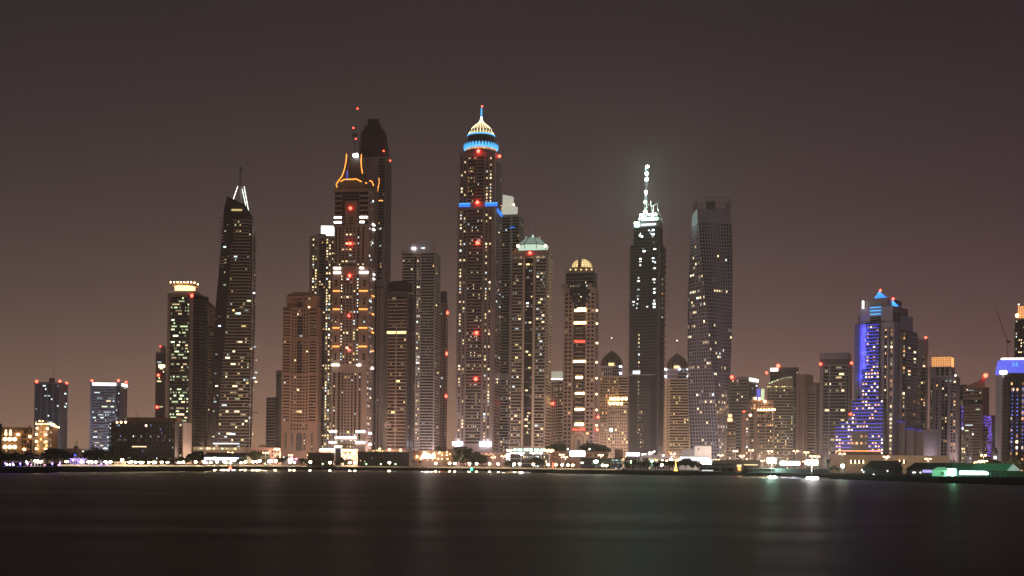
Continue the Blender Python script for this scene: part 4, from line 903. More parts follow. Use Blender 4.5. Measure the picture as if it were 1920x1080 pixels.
def ziggurat():
    t = Tower('hotel_tower', 'hotel tower bathed in blue light with blue pyramids and stepped terraces', 'skyscraper', 1610, 1683, 1717, 700, 1230, 24, wall='blueconc', fh=3.4, most=100, seed=61)
    P = t.loc
    k = t.tier(1617, 1684, 1697, None, 602, dep=40); t.tier(1609.5, 1618, 1619, None, 602, 'slate', dep=26)
    u = t.tier(1621, 1683, 1692, 603, 572, dep=36); v = t.tier(1631, 1673, 1683, 573, 556, 'mauve', dep=34)
    t.tier(1617, 1690, 1694, 603, 584, 'slate', dep=28)
    # second, lower shaft on the right
    h2 = t.tier(1683, 1703, 1715, None, 617, 'slate', dep=30); h3 = t.tier(1683, 1699, 1707, 618, 588, 'blueconc', dep=26); t.tier(1683, 1693, 1697, 590, 572, 'mauve', dep=22)
    F = k['f']
    W_ = dict(n=1, fw=.75, fq=.62, lit=.5, pal='wwo', fh=4.4)
    t.fac(F, [(1673, 1676, 'p', dict(dp=2, key='grey')), (1677.5, 1682.5, 'g', W_), (1666, 1672, 'k', dict(n=1, lit=.3, pal='ow'))], None, 614)
    t.fac(h2['f'], [(1685, 1690, 'b', dict(n=1, lit=.2, pal='w')), (1693, 1698, 'p', dict(dp=1.5, key='lilac')), (1698.5, 1702.5, 'g', dict(W_, lit=.55))], None, 620)
    t.fac(h2['s'], [(1704, 1715, 'b', dict(n=2, lit=.2, pal='oww'))], None, 622)
    t.fac(u['f'], [(1640.5, 1661, 'k', dict(n=4, lit=.06, pal='wo'))], 600, 590)
    for yy in (572.5, 579, 585.5): t.lbar(u['f'], 1641, 1662, yy-.7, yy+.7, 'cyan', 'blue_light', .8, .6)
    # balcony stack: wider as it comes down
    lv = [(602, 690, 1639.5, 1664.5), (690, 742, 1632, 1665), (742, 750, 1624, 1665), (750, 781, 1615, 1674.5), (781, 788, 1608, 1674.5), (788, 797, 1591, 1675), (797, 846, 1582, 1675)]
    bl = []
    for i, (y0, y1, a, b) in enumerate(lv):
        c = t.tier(a, b, b, y1 if i < 6 else None, y0, 'blueconc', dep=44+4*i, solid=False)
        yo = -t.dep/2-1.5-1.2*i
        t.body.box(c['x0'], c['x1'], yo, 4, c['z0'], c['z1'], 'slate')
        Fq = Face((c['x0'], yo, 0), (1, 0, 0), (0, -1, 0), c['w'], a, b)
        n = max(4, int((b-a)/5.5)); nf = max(1, round((c['z1']-c['z0'])/3.45)); h = (c['z1']-c['z0'])/nf
        t.q(Fq, 0, c['w'], c['z0'], c['z1'], .06, 'bluepane')
        for f in range(nf):
            z = c['z0']+f*h; t.bx(Fq, 0, c['w'], z, z+h*.34, -.1, .9, 'slate')
            bl.append((Fq, c['w'], z+h*.34+.18))
            for j in range(n):
                if 1614 < a+(b-a)*(j+.5)/n < 1648 and i == 6 and c['z0']+f*h < t.Z(806): continue
                if t.R.random() < .33: t.lit(Fq, c['w']*(j+.5)/n, z+h*.66, c['w']/n*.5, h*.4, .2, 'lit_'+t.R.choice('wwoo'))
        for j in range(n+1): t.bx(Fq, c['w']*j/n-.25, c['w']*j/n+.25, c['z0'], c['z1'], -.1, .8, 'slate')
    for Fq, w, z in bl:
        m = MB(); t.bx(Fq, .2, w-.2, z-.22, z+.22, .55, .95, 'blue_line', m); t.part(m, 'blue_light')
    c = t.tier(1615, 1647, 1647, None, 810, 'slate', solid=False); yo = -t.dep/2-10
    t.body.box(c['x0'], c['x1'], yo, 0, 0, t.Z(810), 'dark'); Fq = Face((c['x0'], yo, 0), (1, 0, 0), (0, -1, 0), c['w'], 1615, 1647)
    for x, y in ((1634.5, 818), (1643, 818), (1617.5, 831), (1625.5, 831), (1634.5, 831), (1643, 831)): t.lit(Fq, Fq.U(x), t.Z(y), 2.4, 2.4, .2, 'lit_o')
    # pyramids
    for a, b, ap, yb, yt, mt, f in ((1639, 1662, 1650.5, 554.5, 540, 512, 12), (1673.5, 1685.5, 1675, 572, 557.5, 530, 14)):
        m = MB(); p, q, r = P(a, yb, f), P(b, yb, f), P(ap, yt, f-6); dd = (q.x-p.x)
        base = [(p.x, p.y, p.z), (q.x, p.y, p.z), (q.x, p.y+dd, p.z), (p.x, p.y+dd, p.z)]; apx = (r.x, p.y+dd/2, r.z)
        m.box(p.x-.6, q.x+.6, p.y-.6, p.y+dd+.6, p.z-3, p.z-.1, 'mauve')
        for i in range(4): m.face([base[i], base[(i+1) % 4], apx], 'neon_blue')
        t.part(m, 'blue_pyramid')
        m = MB()
        for i in range(7):
            x = p.x+dd*i/6; m.bar((x, p.y-.15, p.z), (apx[0], apx[1]-.1, apx[2]), .22, 'cyan', 4)
        t.part(m, 'pyramid_frame'); t.mast(ap-.2, yt, mt, .35, f-6); t.beacon(ap, yt-1.5, 1.1, fwd=f-3)
    t.lbar(u['f'], 1626.5, 1629, 558.5, 573, 'crown_white', 'white_fin', 2)
    # blue floodlights that wash the wall beside the balconies
    for i, y in enumerate((704, 682, 658, 636, 616)):
        m = MB(); c2 = P(1617 if y > 690 else 1623, y, t.h+4); m.ball((0, 0, 0), .6, 'blue_line', 8, 5); m.box(-.2, .2, -.2, 3, -.9, -.5, 'steel'); q = m.build('blue_floodlight', t.root, c2)
        l = bpy.data.lights.new('bulb', 'POINT'); l.energy = 5200; l.color = (.06, .09, 1); l.shadow_soft_size = .6; o = bpy.data.objects.new('bulb', l); COL.objects.link(o); o.parent = q; o.location = (-1.5, -2.5, 0)
    # low side wing, stepping down
    for a, b, y0 in ((1698, 1712, 790), (1712, 1730, 803), (1730, 1747, 806)):
        w = t.tier(a, b, b, None, y0, 'mauve', dep=40)
        for xx in range(int(a)+2, int(b), 5): t.lbar(w['f'], xx, xx+1.5, y0-.4, y0+.5, 'blue_line', 'blue_light')
    for x in (1723.5, 1743):
        for i in range(8): c2 = P(x, 808+i*5.6, t.h+6); m = MB(); m.box(c2.x-.7, c2.x+.7, c2.y-.4, c2.y, c2.z-.35, c2.z+.35, 'blue_line'); t.part(m, 'blue_light')
    t.done()
    T = Tower
    t = T('apartment_tower', 'plain dark tower with a lit stair column directly behind the blue-lit hotel', 'skyscraper', 1712, 1736, 1739, 730, 1350, 6, dep=24, wall='mauve', fh=3.7, most=60, seed=62)
    k = t.tier(1714, 1736, 1739, None, 635, dep=24); t.fac(k['f'], [(1716, 1720, 'g', dict(n=1, fw=.8, lit=.55, pal='yyw')), (1724, 1727, 'p', {}), (1730, 1735, 'g', dict(n=2, lit=.12, pal='w'))], None, 665); t.strip(k['f'], 1722, 1736, 'b', 0, t.Z(690), n=3, lit=.1, pal='oy')
    t.done(); t.beacon(1735.8, 633, 1.2, fwd=t.h)
    # gold caged crown
    t = T('apartment_tower', 'lilac-grey tower with a glowing orange caged crown', 'skyscraper', 1743, 1793, 1800, 780, 1350, 10, dep=36, wall='lilac', fh=3.7, most=80, seed=63)
    k = t.tier(1743, 1793, 1800, None, 705); u = t.tier(1744, 1784, 1789, 706, 686, 'pale', dep=28)
    g = dict(n=1, fw=.6, lit=.18, pal='wwo')
    t.fac(k['f'], [(1744, 1748, 'b', dict(n=1, lit=.25, pal='yd')), (1749, 1753, 'p', dict(dp=1.2)), (1754, 1758, 'g', g), (1759, 1763, 'p', dict(dp=1.4)), (1765, 1770, 'k', dict(n=1, lit=.1, pal='w')), (1771, 1776, 'k', dict(n=1, lit=.1, pal='wo')), (1777, 1781, 'p', dict(dp=1.4)), (1782, 1792, 'g', dict(g, n=2, lit=.22))], None, 712)
    t.fac(u['f'], [(1757, 1762, 'k', dict(n=1, lit=0)), (1766, 1772, 'k', dict(n=1, lit=0)), (1775, 1781, 'k', dict(n=1, lit=0))], 704, 688)
    c = t.tier(1747, 1784, 1788.5, 687, 667, solid=False, dep=24)
    b = MB(); b.box(c['x0']+.5, c['x1']-.5, c['y0']+.5, c['y1']-.5, c['z0'], c['z1']-.4, 'crown_orange'); t.part(b, 'crown')
    b = MB()
    for i in range(12): x = c['x0']+c['w']*i/11; b.box(x-.25, x+.25, c['y0']-.1, c['y0']+.5, c['z0'], c['z1'], 'brown')
    for j in range(6): z = c['z0']+(c['z1']-c['z0'])*j/5; b.box(c['x0']-.2, c['x1']+.2, c['y0']-.25, c['y0']+.4, z-.22, z+.22, 'brown')
    t.part(b, 'crown_grille')
    for x in (1746, 1750, 1754): t.beacon(x, 703.5, 1.1, fwd=t.h+.6, key='crown_white', name='uplight')
    t.beacon(1791.5, 703.5, 1.1, fwd=t.h, key='crown_white', name='uplight')
    for x in (1752, 1759, 1765): t.mast(x, 668, 663, .5, 6)
    t.lbar(k['f'], 1772, 1776, 712, 714.5, 'lit_c', 'lit_window'); t.lbar(k['f'], 1779, 1782.5, 712, 714.5, 'lit_c', 'lit_window'); t.done()
    # background slab with a blue strip
    t = T('office_tower', 'hazy dark slab with a vertical strip of blue lights beside the curved tower', 'office tower', 1798, 1813, 1813, 780, 1750, 0, dep=20, wall='slate', most=10, seed=64)
    k = t.tier(1798, 1812, 1812, None, 721); t.fac(k['f'], [(1799, 1811, 'k', dict(n=3, lit=0))], None, 724)
    for i in range(70): t.lit(k['f'], k['f'].U(1802.5+t.R.random()*6.5), t.Z(762+t.R.random()*42), .9, .9, .4, 'purple_dot')
    t.lbar(k['f'], 1800, 1808, 750, 761, 'lit_d', 'roof_net'); t.done(); t.beacon(1806, 803.5, 1.5, key='led_blue', name='blue_lamp')
    t = T('apartment_block', 'small grey block with two lit stair columns below the blue light strip', 'apartment building', 1802, 1823, 1823, 840, 1400, 0, dep=18, wall='mauve', most=30, seed=65)
    k = t.tier(1802, 1823, 1823, None, 812); t.fac(k['f'], [(1803, 1810, 'g', dict(n=2, lit=.35, pal='wy')), (1811, 1816, 'k', dict(n=1, lit=.1)), (1817, 1822, 'g', dict(n=1, lit=.2, pal='c'))], None, 815); t.done()
    # curved banded tower
    t = T('curved_tower', 'curved beige banded tower with blue sparkling lights on its lower wing', 'skyscraper', 1808, 1848, 1866, 790, 1520, 16, dep=34, wall='pink', fh=3.9, most=100, seed=66)
    k = t.tier(1810, 1846, 1850, None, 724, dep=30); w = t.tier(1845, 1864, 1867, None, 778, 'lilac', dep=24)
    b = MB(); pts = [(1810, 726), (1847, 726), (1847.5, 700), (1841, 708), (1834, 714), (1826, 716), (1818, 719)]
    b.prism([t.loc(x, y, -t.h*.6) for x, y in pts], [t.loc(x, y, t.h*.97) for x, y in pts], 'pink'); t.part(b, 'curved_roof')
    t.fac(k['f'], [(1811, 1844, 'b', dict(n=8, lit=.03, pal='cg', run=3, sh=.52, dp=1, gl='greypane'))], None, 760); t.fac(k['f'], [(1811, 1844, 'b', dict(n=8, lit=.02, sh=.5, dp=.8, gl='brownpane'))], 747, 728)
    t.strip(k['f'], 1810, 1846, 'k', t.Z(758), t.Z(749), n=8, lit=.1, pal='gc', off=.3)
    t.lbar(k['f'], 1818, 1830, 730, 732, 'lit_c', 'light_band'); t.lbar(k['f'], 1815, 1829, 796, 797.5, 'lit_c', 'light_band'); t.lbar(k['f'], 1823, 1829.5, 813, 815.5, 'bar_white', 'light_band')
    t.fac(w['f'], [(1846, 1863, 'b', dict(n=4, lit=0, sh=.5))], None, 782)
    for i in range(150): y = 780+t.R.random()**1.5*75; t.lit(w['f'], w['f'].U(1846+t.R.random()*18 if y < 800 else 1856+t.R.random()*8), t.Z(y), .9, .9, .9, 'purple_dot')
    t.done(); t.beacon(1848, 704, 2.6)
    # right edge tower with blue crown
    t = T('hotel_tower', 'dark hotel tower with a sloping violet crown, amber windows and columns of blue dots', 'skyscraper', 1882, 1960, 1871, 780, 1150, 12, dep=44, wall='dark', fh=3.6, most=100, seed=67)
    k = t.tier(1882, 1960, 1871, None, 697, 'dark')
    l = t.tier(1871, 1882, 1882, None, 699, 'grey', dep=30)
    t.fac(l['f'], [(1872.5, 1875, 'g', dict(n=1, fw=.8, lit=0)), (1877, 1880.5, 'g', dict(n=1, fw=.8, lit=0))], None, 704)
    t.fac(k['f'], [(1892, 1902, 'g', dict(n=2, fw=.55, lit=.02, fh=5.5, gl='bluepane')), (1903, 1911, 'g', dict(n=1, fw=.5, lit=.45, pal='oow', fh=5.5)), (1893, 1899, 'g', dict(n=1, fw=.5, lit=.4, pal='ow', fh=5.5)), (1914, 1921, 'g', dict(n=1, fw=.5, lit=.45, pal='oow', fh=5.5)), (1924, 1955, 'g', dict(n=3, fw=.4, lit=.3, pal='oow', fh=5.5)), (1884, 1890, 'p', dict(dp=.8, key='slate'))], None, 712)
    for x in (1897.5, 1907, 1917.5, 1930):
        for i in range(17): t.lit(k['f'], k['f'].U(x), t.Z(726+i*7.3), .9, .9, .5, 'blue_dot')
    b = MB(); z0, z1 = k['z1'], t.Z(671); c = [(k['x0']-4, k['y0'], z0), (k['x1'], k['y0'], z0), (k['x1'], k['y1'], z0), (k['x0']-4, k['y1'], z0)]; d = [(k['x0']-2, k['y0']+2, z1), (k['x1']-2, k['y0']+2, z1), (k['x1']-2, k['y1']-2, z1), (k['x0']-2, k['y1']-2, z1)]
    b.prism(c, d, 'violet'); t.part(b, 'crown')
    b = MB(); b.box(d[0][0]-.6, d[1][0], d[0][1]-.6, d[0][1]+1.2, z1, z1+1.2, 'bar_white'); t.part(b, 'crown_light')
    b = MB(); b.box(k['x0']-4.5, k['x0']+2, k['y0']-1.2, k['y0']-.2, z0-1, z0+1.8, 'bar_white'); t.part(b, 'crown_light')
    b = MB(); c = t.loc(1903, 681, t.h+1); b.tube([(c.x-2, c.y, c.z-2), (c.x-1, c.y, c.z+2), (c.x+.2, c.y, c.z-1), (c.x+1.4, c.y, c.z+2), (c.x+2, c.y, c.z-2)], .45, 'cyan', 5); t.part(b, 'emblem'); t.done()
    t = T('apartment_tower', 'tower with an orange latticed crown rising behind the violet-crowned hotel', 'skyscraper', 1901, 1935, 1935, 640, 1500, 0, dep=30, wall='slate', fh=3.8, most=50, seed=68)
    k = t.tier(1901, 1935, 1935, None, 596); t.fac(k['f'], [(1902, 1907, 'b', dict(n=1, lit=.25, pal='wgc')), (1908, 1916, 'k', dict(n=2, lit=.05)), (1917, 1934, 'b', dict(n=4, lit=.3, pal='wyc'))], None, 600)
    c = t.tier(1908, 1935, 1935, 597, 572, solid=False, dep=22); b = MB(); b.box(c['x0']+.4, c['x1'], c['y0']+.5, c['y1'], c['z0'], c['z1']-.5, 'crown_orange'); t.part(b, 'crown')
    b = MB()
    for i in range(9): x = c['x0']+c['w']*i/8; b.box(x-.3, x+.3, c['y0'], c['y0']+.6, c['z0'], c['z1'], 'brown')
    for j in range(6): z = c['z0']+(c['z1']-c['z0'])*j/5; b.box(c['x0'], c['x1'], c['y0']-.2, c['y0']+.4, z-.25, z+.25, 'brown')
    t.part(b, 'crown_grille'); t.beacon(1907, 591, 2, key='uplight', name='crown_lamp'); t.beacon(1910, 570.5, 1, key='crown_white', name='crown_lamp'); t.done()
# ================================================================ LAND, WATER, SHORE
DROP = [(-900, 40), (-300, 33), (0, 30), (95, 29), (110, 27.2), (300, 23.8), (380, 22.8), (430, 20.6), (600, 19.5), (920, 18.3), (1200, 19.5), (1380, 21.5), (1550, 23.6), (1740, 28), (1920, 32), (2200, 42), (2700, 62)]
def shore(px):
    for (a, da), (b, db) in zip(DROP, DROP[1:]):
        if a <= px <= b: return F_PX*EYE/(da+(db-da)*(px-a)/(b-a))
    return F_PX*EYE/(DROP[0][1] if px < 0 else DROP[-1][1])
def setting():
    xs = [-900+i*20 for i in range(181)]
    def at(px, d, z): D = shore(px)+d; return ((px-960)/F_PX*D, D, z)
    def sheet(name, rows, key, pxs=None, jit=0):
        b = MB(); pxs = pxs or xs; k = b.mi(key); n = len(pxs)
        for d, z in rows:
            for px in pxs:
                x, y, zz = at(px, d, z); j = jit if 0 < rows.index((d, z)) < len(rows)-1 else 0
                b.v.append((x, y, zz+R.uniform(-j, j)))
        for r in range(len(rows)-1):
            for i in range(n-1): b.f.append((r*n+i, r*n+i+1, (r+1)*n+i+1, (r+1)*n+i)); b.m.append(k)
        o = b.build(name, kind='structure')
        if not jit: return o
        return o
    fine = [-900+i*5 for i in range(721)]
    wet = lambda p: 395 <= p <= 992 or 1300 <= p <= 1555
    runs, cur = [], [fine[0]]
    for p in fine[1:]:
        if wet(p) == wet(cur[-1]): cur.append(p)
        else: runs.append(cur+[p]); cur = [p]
    runs.append(cur)
    for q in runs:
        if wet(q[0]): sheet('beach', [(-1, -.08), (15, .92)], 'wet', q); sheet('embankment', [(15, .92), (19, 1.5), (26, 2.1), (34, 2.6), (45, GROUND)], 'rock', q, .28)
        else: sheet('embankment', [(-1, -.3), (4, .55), (12, 1.2), (24, 2.0), (34, 2.6), (45, GROUND)], 'rock', q, .28)
    b = MB(); front = [at(px, 45, GROUND) for px in xs]
    b.face(front+[(2650, 2600, GROUND), (-2650, 2600, GROUND)], 'dirt'); b.build('ground', kind='structure')
    sheet('promenade', [(49, GROUND+.012), (62, GROUND+.012)], 'paving', [20*i for i in range(-10, 70)])
    sheet('road', [(80, GROUND+.008), (94, GROUND+.008)], 'road')
    b = MB(); b.face([(-2650, -400, 0), (2650, -400, 0), (2650, 1150, 0), (-2650, 1150, 0)], 'water'); b.build('water', kind='structure')

def water_mat():
    m = bpy.data.materials.new('water'); m.use_nodes = True; nt = m.node_tree; b = nt.nodes['Principled BSDF']; MATS['water'] = m
    b.inputs['Base Color'].default_value = (.035, .022, .020, 1); b.inputs['IOR'].default_value = 1.33; b.inputs['Specular IOR Level'].default_value = .85
    tc = nt.nodes.new('ShaderNodeTexCoord')
    def noise(scale, sx, sy, det):
        mp = nt.nodes.new('ShaderNodeMapping'); mp.inputs['Scale'].default_value = (sx, sy, 1); mp.inputs['Rotation'].default_value = (0, 0, rad(-1.5))
        n = nt.nodes.new('ShaderNodeTexNoise'); n.inputs['Scale'].default_value = scale; n.inputs['Detail'].default_value = det
        nt.links.new(tc.outputs['Object'], mp.inputs[0]); nt.links.new(mp.outputs[0], n.inputs['Vector']); return n
    n1 = noise(1, .0035, .03, 2); n2 = noise(1, .15, .5, 4)
    mr = nt.nodes.new('ShaderNodeMapRange'); mr.inputs['From Min'].default_value = .3; mr.inputs['From Max'].default_value = .7
    mr.inputs['To Min'].default_value = .47; mr.inputs['To Max'].default_value = .58
    nt.links.new(n1.outputs['Fac'], mr.inputs['Value']); nt.links.new(mr.outputs[0], b.inputs['Roughness'])
    add = nt.nodes.new('ShaderNodeMath'); add.operation = 'MULTIPLY_ADD'; add.inputs[1].default_value = .05
    nt.links.new(n2.outputs['Fac'], add.inputs[0]); nt.links.new(n1.outputs['Fac'], add.inputs[2])
    bp = nt.nodes.new('ShaderNodeBump'); bp.inputs['Strength'].default_value = 1; bp.inputs['Distance'].default_value = .3
    nt.links.new(add.outputs[0], bp.inputs['Height']); nt.links.new(bp.outputs[0], b.inputs['Normal'])
water_mat()
mat('wet', (.02, .019, .018), .16, var=.2, scale=.3, stretch=(1, 1, 1), spec=.22)

# ================================================================ THINGS ALONG THE SHORE
NEAR = [(60, 'the blue-lit jetty'), (128, 'the dark western trees'), (165, 'the violet-lit villa'), (212, 'the pale banded office tower'), (352, 'the wide dark office block'), (395, 'the cylinder-crowned tower'),
        (470, 'the long dark pavilion'), (530, 'the gap by the blade tower'), (575, 'the tan arched tower'), (665, 'the neon-outlined hotel'), (770, 'the long black hall'), (855, 'the rosy terrace'), (942, 'the tallest tower'),
        (1034, 'the lantern-roofed tower'), (1170, 'the brown stone hotel'), (1300, 'the unfinished tower'), (1400, 'the white podium'), (1560, 'the dark quay sheds'), (9999, 'the long beige wall')]
def near(px): return next(t for lim, t in NEAR if px < lim)

def lamp_proto(h, key, r):
    root = empty('street_lamp', 'street lamp', 'street lamp', (0, 0, 0))
    b = MB(); b.bar((0, 0, 0), (0, 0, h-r*.7), .13, 'steel', 6, .08); b.bar((0, 0, 0), (0, 0, .5), .22, 'steel', 6, .18); b.build('pole', root)
    b = MB(); b.ball((0, 0, h), r, key, 10, 6, .8); b.build('lamp_globe', root)
    b = MB(); b.lathe(0, 0, [(r*.75, h+r*.62), (r*.3, h+r*.95), (.05, h+r*1.05)], 'steel', 8); b.build('cap', root)
    return root
def bulb(parent, z, energy, col, y=0, size=.5):
    l = bpy.data.lights.new('bulb', 'POINT'); l.energy = energy; l.color = col; l.shadow_soft_size = size
    o = bpy.data.objects.new('bulb', l); COL.objects.link(o); o.parent = parent; o.location = (0, y, z); return o
def lamps():
    P1 = lamp_proto(3.6, 'lamp_white', .95); P2 = lamp_proto(2.6, 'lamp_green', .55)
    white = [(71, 866), (76, 867), (125, 866.5), (153, 866.5), (166, 867), (172, 866.5), (180, 866.5), (198, 866), (207, 866), (229, 862.5), (242, 866.5), (247, 866), (254, 866.5), (263, 866.5), (267, 867), (279, 867), (288, 866.5), (291, 867), (303, 866.5), (314, 867.5),
             (335, 868.5), (343, 866.5), (367, 866), (382, 865.5), (386, 869.5), (395, 869.5), (407, 866), (420, 865.5), (424, 869.5), (432, 869.5), (452, 869), (460, 866), (474, 866), (482, 865), (487, 864), (517, 864), (544, 866.5), (552, 867), (582, 866.5),
             (619, 867), (656, 867.5), (666, 867.5), (730, 867.5), (817, 869), (843, 868.5), (853, 869), (880, 869), (894, 869.5), (918, 869.5), (934, 870), (964, 870), (974.5, 870), (1000, 870.5), (1028, 871), (1042, 871.5), (1054, 871.5), (1065, 871.5), (1074, 872), (1130, 872.5), (1137, 873), (1241, 872)]
    for i, (px, py) in enumerate(white):
        D = shore(px)+47+R.uniform(0, 9); o = P1 if i == 0 else copy_tree(P1)
        p = W(px, py, D); o.location = (p.x, D, GROUND); s = max(.75, min(1.5, (p.z-GROUND)/3.6)); o.scale = (1, 1, s)
        tag(o, 'white globe street lamp on the promenade in front of '+near(px), 'street lamp', 'white promenade lamps in front of '+near(px))
        bulb(o, 3.2, 2000, (1, .84, .58), size=.8)
    for i, (px, py) in enumerate([(497, 869), (605, 869.5), (687, 870), (714, 870), (741.5, 870), (1183, 866)]):
        D = shore(px)+60; o = P2 if i == 0 else copy_tree(P2); p = W(px, py, D); o.location = (p.x, D, GROUND); o.scale = (1, 1, max(.8, (p.z-GROUND)/2.6))
        tag(o, 'small yellow-green garden lamp in front of '+near(px), 'street lamp', 'green garden lamps in front of '+near(px))
    # sodium masts in the streets behind
    root = empty('street_lamp', 'x', 'street lamp', (0, 0, 0)); h = 12
    b = MB(); b.bar((0, 0, 0), (0, 0, h), .2, 'steel', 6, .11); b.build('pole', root)
    b = MB(); b.tube([(-1.7, 0, h-.1), (-.8, 0, h+.25), (0, 0, h), (.8, 0, h+.25), (1.7, 0, h-.1)], .1, 'steel', 4); b.build('crossarm', root)
    for x in (-1.7, 1.7): b = MB(); b.ball((x, 0, h-.25), .62, 'lamp_sodium', 8, 5, .6); b.build('lamp_head', root)
    sod = [(367, 847.5, 1000), (432, 848, 1010), (498, 848.5, 1020), (519, 841.5, 1090), (944, 855, 1120), (1053, 852, 1120), (1060, 857, 1110), (1127, 853, 1120), (1262, 850, 1100), (1351, 853, 1150), (1379, 845, 1170), (1391, 854, 1080), (1408, 843.5, 1170), (1444, 845.5, 1170), (1492, 845, 1120), (1512, 847.5, 1130), (1523, 855, 1000), (1532, 855.5, 1000),
           (1579, 850, 900), (1662, 856, 880), (1740, 860, 860), (1833, 866, 840), (1840, 864.5, 845), (1846, 864, 850), (1844, 853, 1000), (800, 853, 1100), (812, 858, 1090), (825, 860, 1090)]
    # unseen lamps added to light the tower facades: px, distance, share of power, hue
    W_, P_, C_, L_ = 'orange sodium', 'pinkish', 'cool white', 'lilac-white'
    hid = [(95, 1790, 3.0, C_), (200, 1780, 5.5, C_), (335, 1270, 1.3, W_), (385, 1270, 1.5, W_), (440, 1240, .9, P_), (545, 1250, 3.6, W_), (580, 1240, 3.8, W_), (612, 1275, 2.4, W_), (645, 1245, 4.0, W_), (675, 1265, 1.8, W_), (715, 1390, 2.0, P_), (735, 1180, .2, P_), (770, 1330, 1.8, W_), (800, 1340, 2.4, P_), (832, 1430, 2.4, P_),
           (862, 1255, 1.6, P_), (890, 1245, 1.2, P_), (925, 1250, 1.4, P_), (962, 1225, .8, P_), (1000, 1205, .8, P_), (1026, 1230, 1.4, W_), (1072, 1255, 2.0, W_), (1105, 1255, 2.0, W_), (1150, 1340, 2.0, P_), (1200, 1260, .12, L_), (1270, 1380, 2.4, W_), (1310, 1230, 1.2, C_), (1345, 1230, 1.2, L_), (1430, 1290, 1.2, W_), (1470, 1390, 2.0, W_), (1565, 1240, .8, P_),
           (1660, 1120, .16, L_), (1710, 1050, .35, L_), (1770, 1230, .8, L_), (1830, 1330, 1.5, P_), (1890, 1030, .12, L_), (1042, 1480, 2.6, W_), (1135, 1430, 2.4, W_), (1165, 1380, 2.2, P_), (1258, 1440, 2.4, W_), (1285, 1440, 2.4, W_), (1508, 1440, 2.2, W_), (1395, 1330, .6, W_), (1450, 1400, .7, W_), (1390, 1560, 1.2, P_), (508, 1600, .8, W_)]
    hue = {W_: (1, .65, .46), P_: (1, .71, .66), C_: (.86, .88, 1), L_: (.78, .72, 1)}
    for i, q in enumerate([(a, b2, c2, 1, W_) for a, b2, c2 in sod]+[(a, None, c2, k, hh) for a, c2, k, hh in hid]):
        px, py, D, k, hh = q; o = root if i == 0 else copy_tree(root); p = W(px, py or 850, D); z = max(.6, min(1.9, (p.z-GROUND)/h)) if py else .9
        o.location = (p.x, D, GROUND); o.scale = (1, 1, z)
        tag(o, ('orange sodium street lamp on a tall mast near ' if py else hh+' unseen fill lamp behind ')+near(px), 'street lamp', ('tall sodium lamps near ' if py else hh+' unseen fill lamps behind ')+near(px))
        bulb(o, h-1.2, SODIUM*(.35 if py else k), hue[hh], size=1)
    # floodlights
    def flood(px, py, D, label, key, n, r, e=0, col=(1, 1, 1), by=-1.5):
        p = W(px, py, D); o = empty('floodlight', label, 'floodlight', (p.x, D, GROUND)); h = p.z-GROUND
        b = MB(); b.bar((0, 0, 0), (0, 0, h-r), .22, 'steel', 6, .14); b.build('mast', o)
        b = MB(); b.box(-n*r*1.1-.2, n*r*1.1+.2, .35, .7, h-r*1.3, h+r*1.3, 'steel'); b.build('lamp_frame', o)
        for i in range(n):
            b = MB(); x = (i-(n-1)/2)*2.15*r; b.lathe(0, 0, [(r*.6, .3), (r, -.3)], key, 12); q = b.build("lamp_head", o, (x, .05, h))
            q.rotation_euler.x = pi/2
        if e: bulb(o, h, e, col, by, 1.2)
    flood(1327, 866.5, 1130, 'brightest white floodlight on a mast before the white podium', 'flood_white', 3, 1.9, 60000, (1, .97, .95), 2)
    flood(1447, 864, shore(1447)+75, 'green-white floodlight above the dark quay sheds', 'flood_green', 2, 1.5, 60000, (.6, 1, .75))
    flood(1522, 867, shore(1522)+75, 'dazzling white floodlight at the east end of the dark quay sheds', 'flood_white', 3, 1.35, 60000, (1, .97, .93))
    flood(1117, 865.5, 1085, 'green-white floodlight on the roof edge of the dark glass hall', 'flood_green', 2, .9, 12000, (.6, 1, .85))
    flood(1223, 865, 1010, 'small green floodlight among trees below the unfinished tower', 'flood_green', 1, .8, 8000, (.5, 1, .65))
    flood(1580, 873.5, shore(1580)+60, 'pale floodlight on a thin pole before the long beige wall', 'star_lamp', 1, .8, 4000, (.8, 1, .85))
    flood(506, 865, 1010, 'bluish white floodlight beside the dark blade tower gap', 'flood_white', 2, .8, 9000, (.85, .9, 1))
    flood(801, 856, 1120, 'blazing pinkish floodlight on the rosy terrace', 'flood_white', 3, 1.5, 45000, (1, .72, .6))
    flood(1146, 806, 1200, 'very tall white floodlight mast before the pale apartment block', 'star_lamp', 1, .9, 8000, (.95, 1, 1))
    flood(49.5, 866, 760, 'cold blue-white lamp beside the blue-lit jetty', 'flood_white', 1, .5, 1500, (.7, .8, 1))
    flood(978, 851, 1110, 'glaring white lamp on the sign of the lantern tower podium', 'star_pink', 1, .9, 6000, (1, .9, .85))

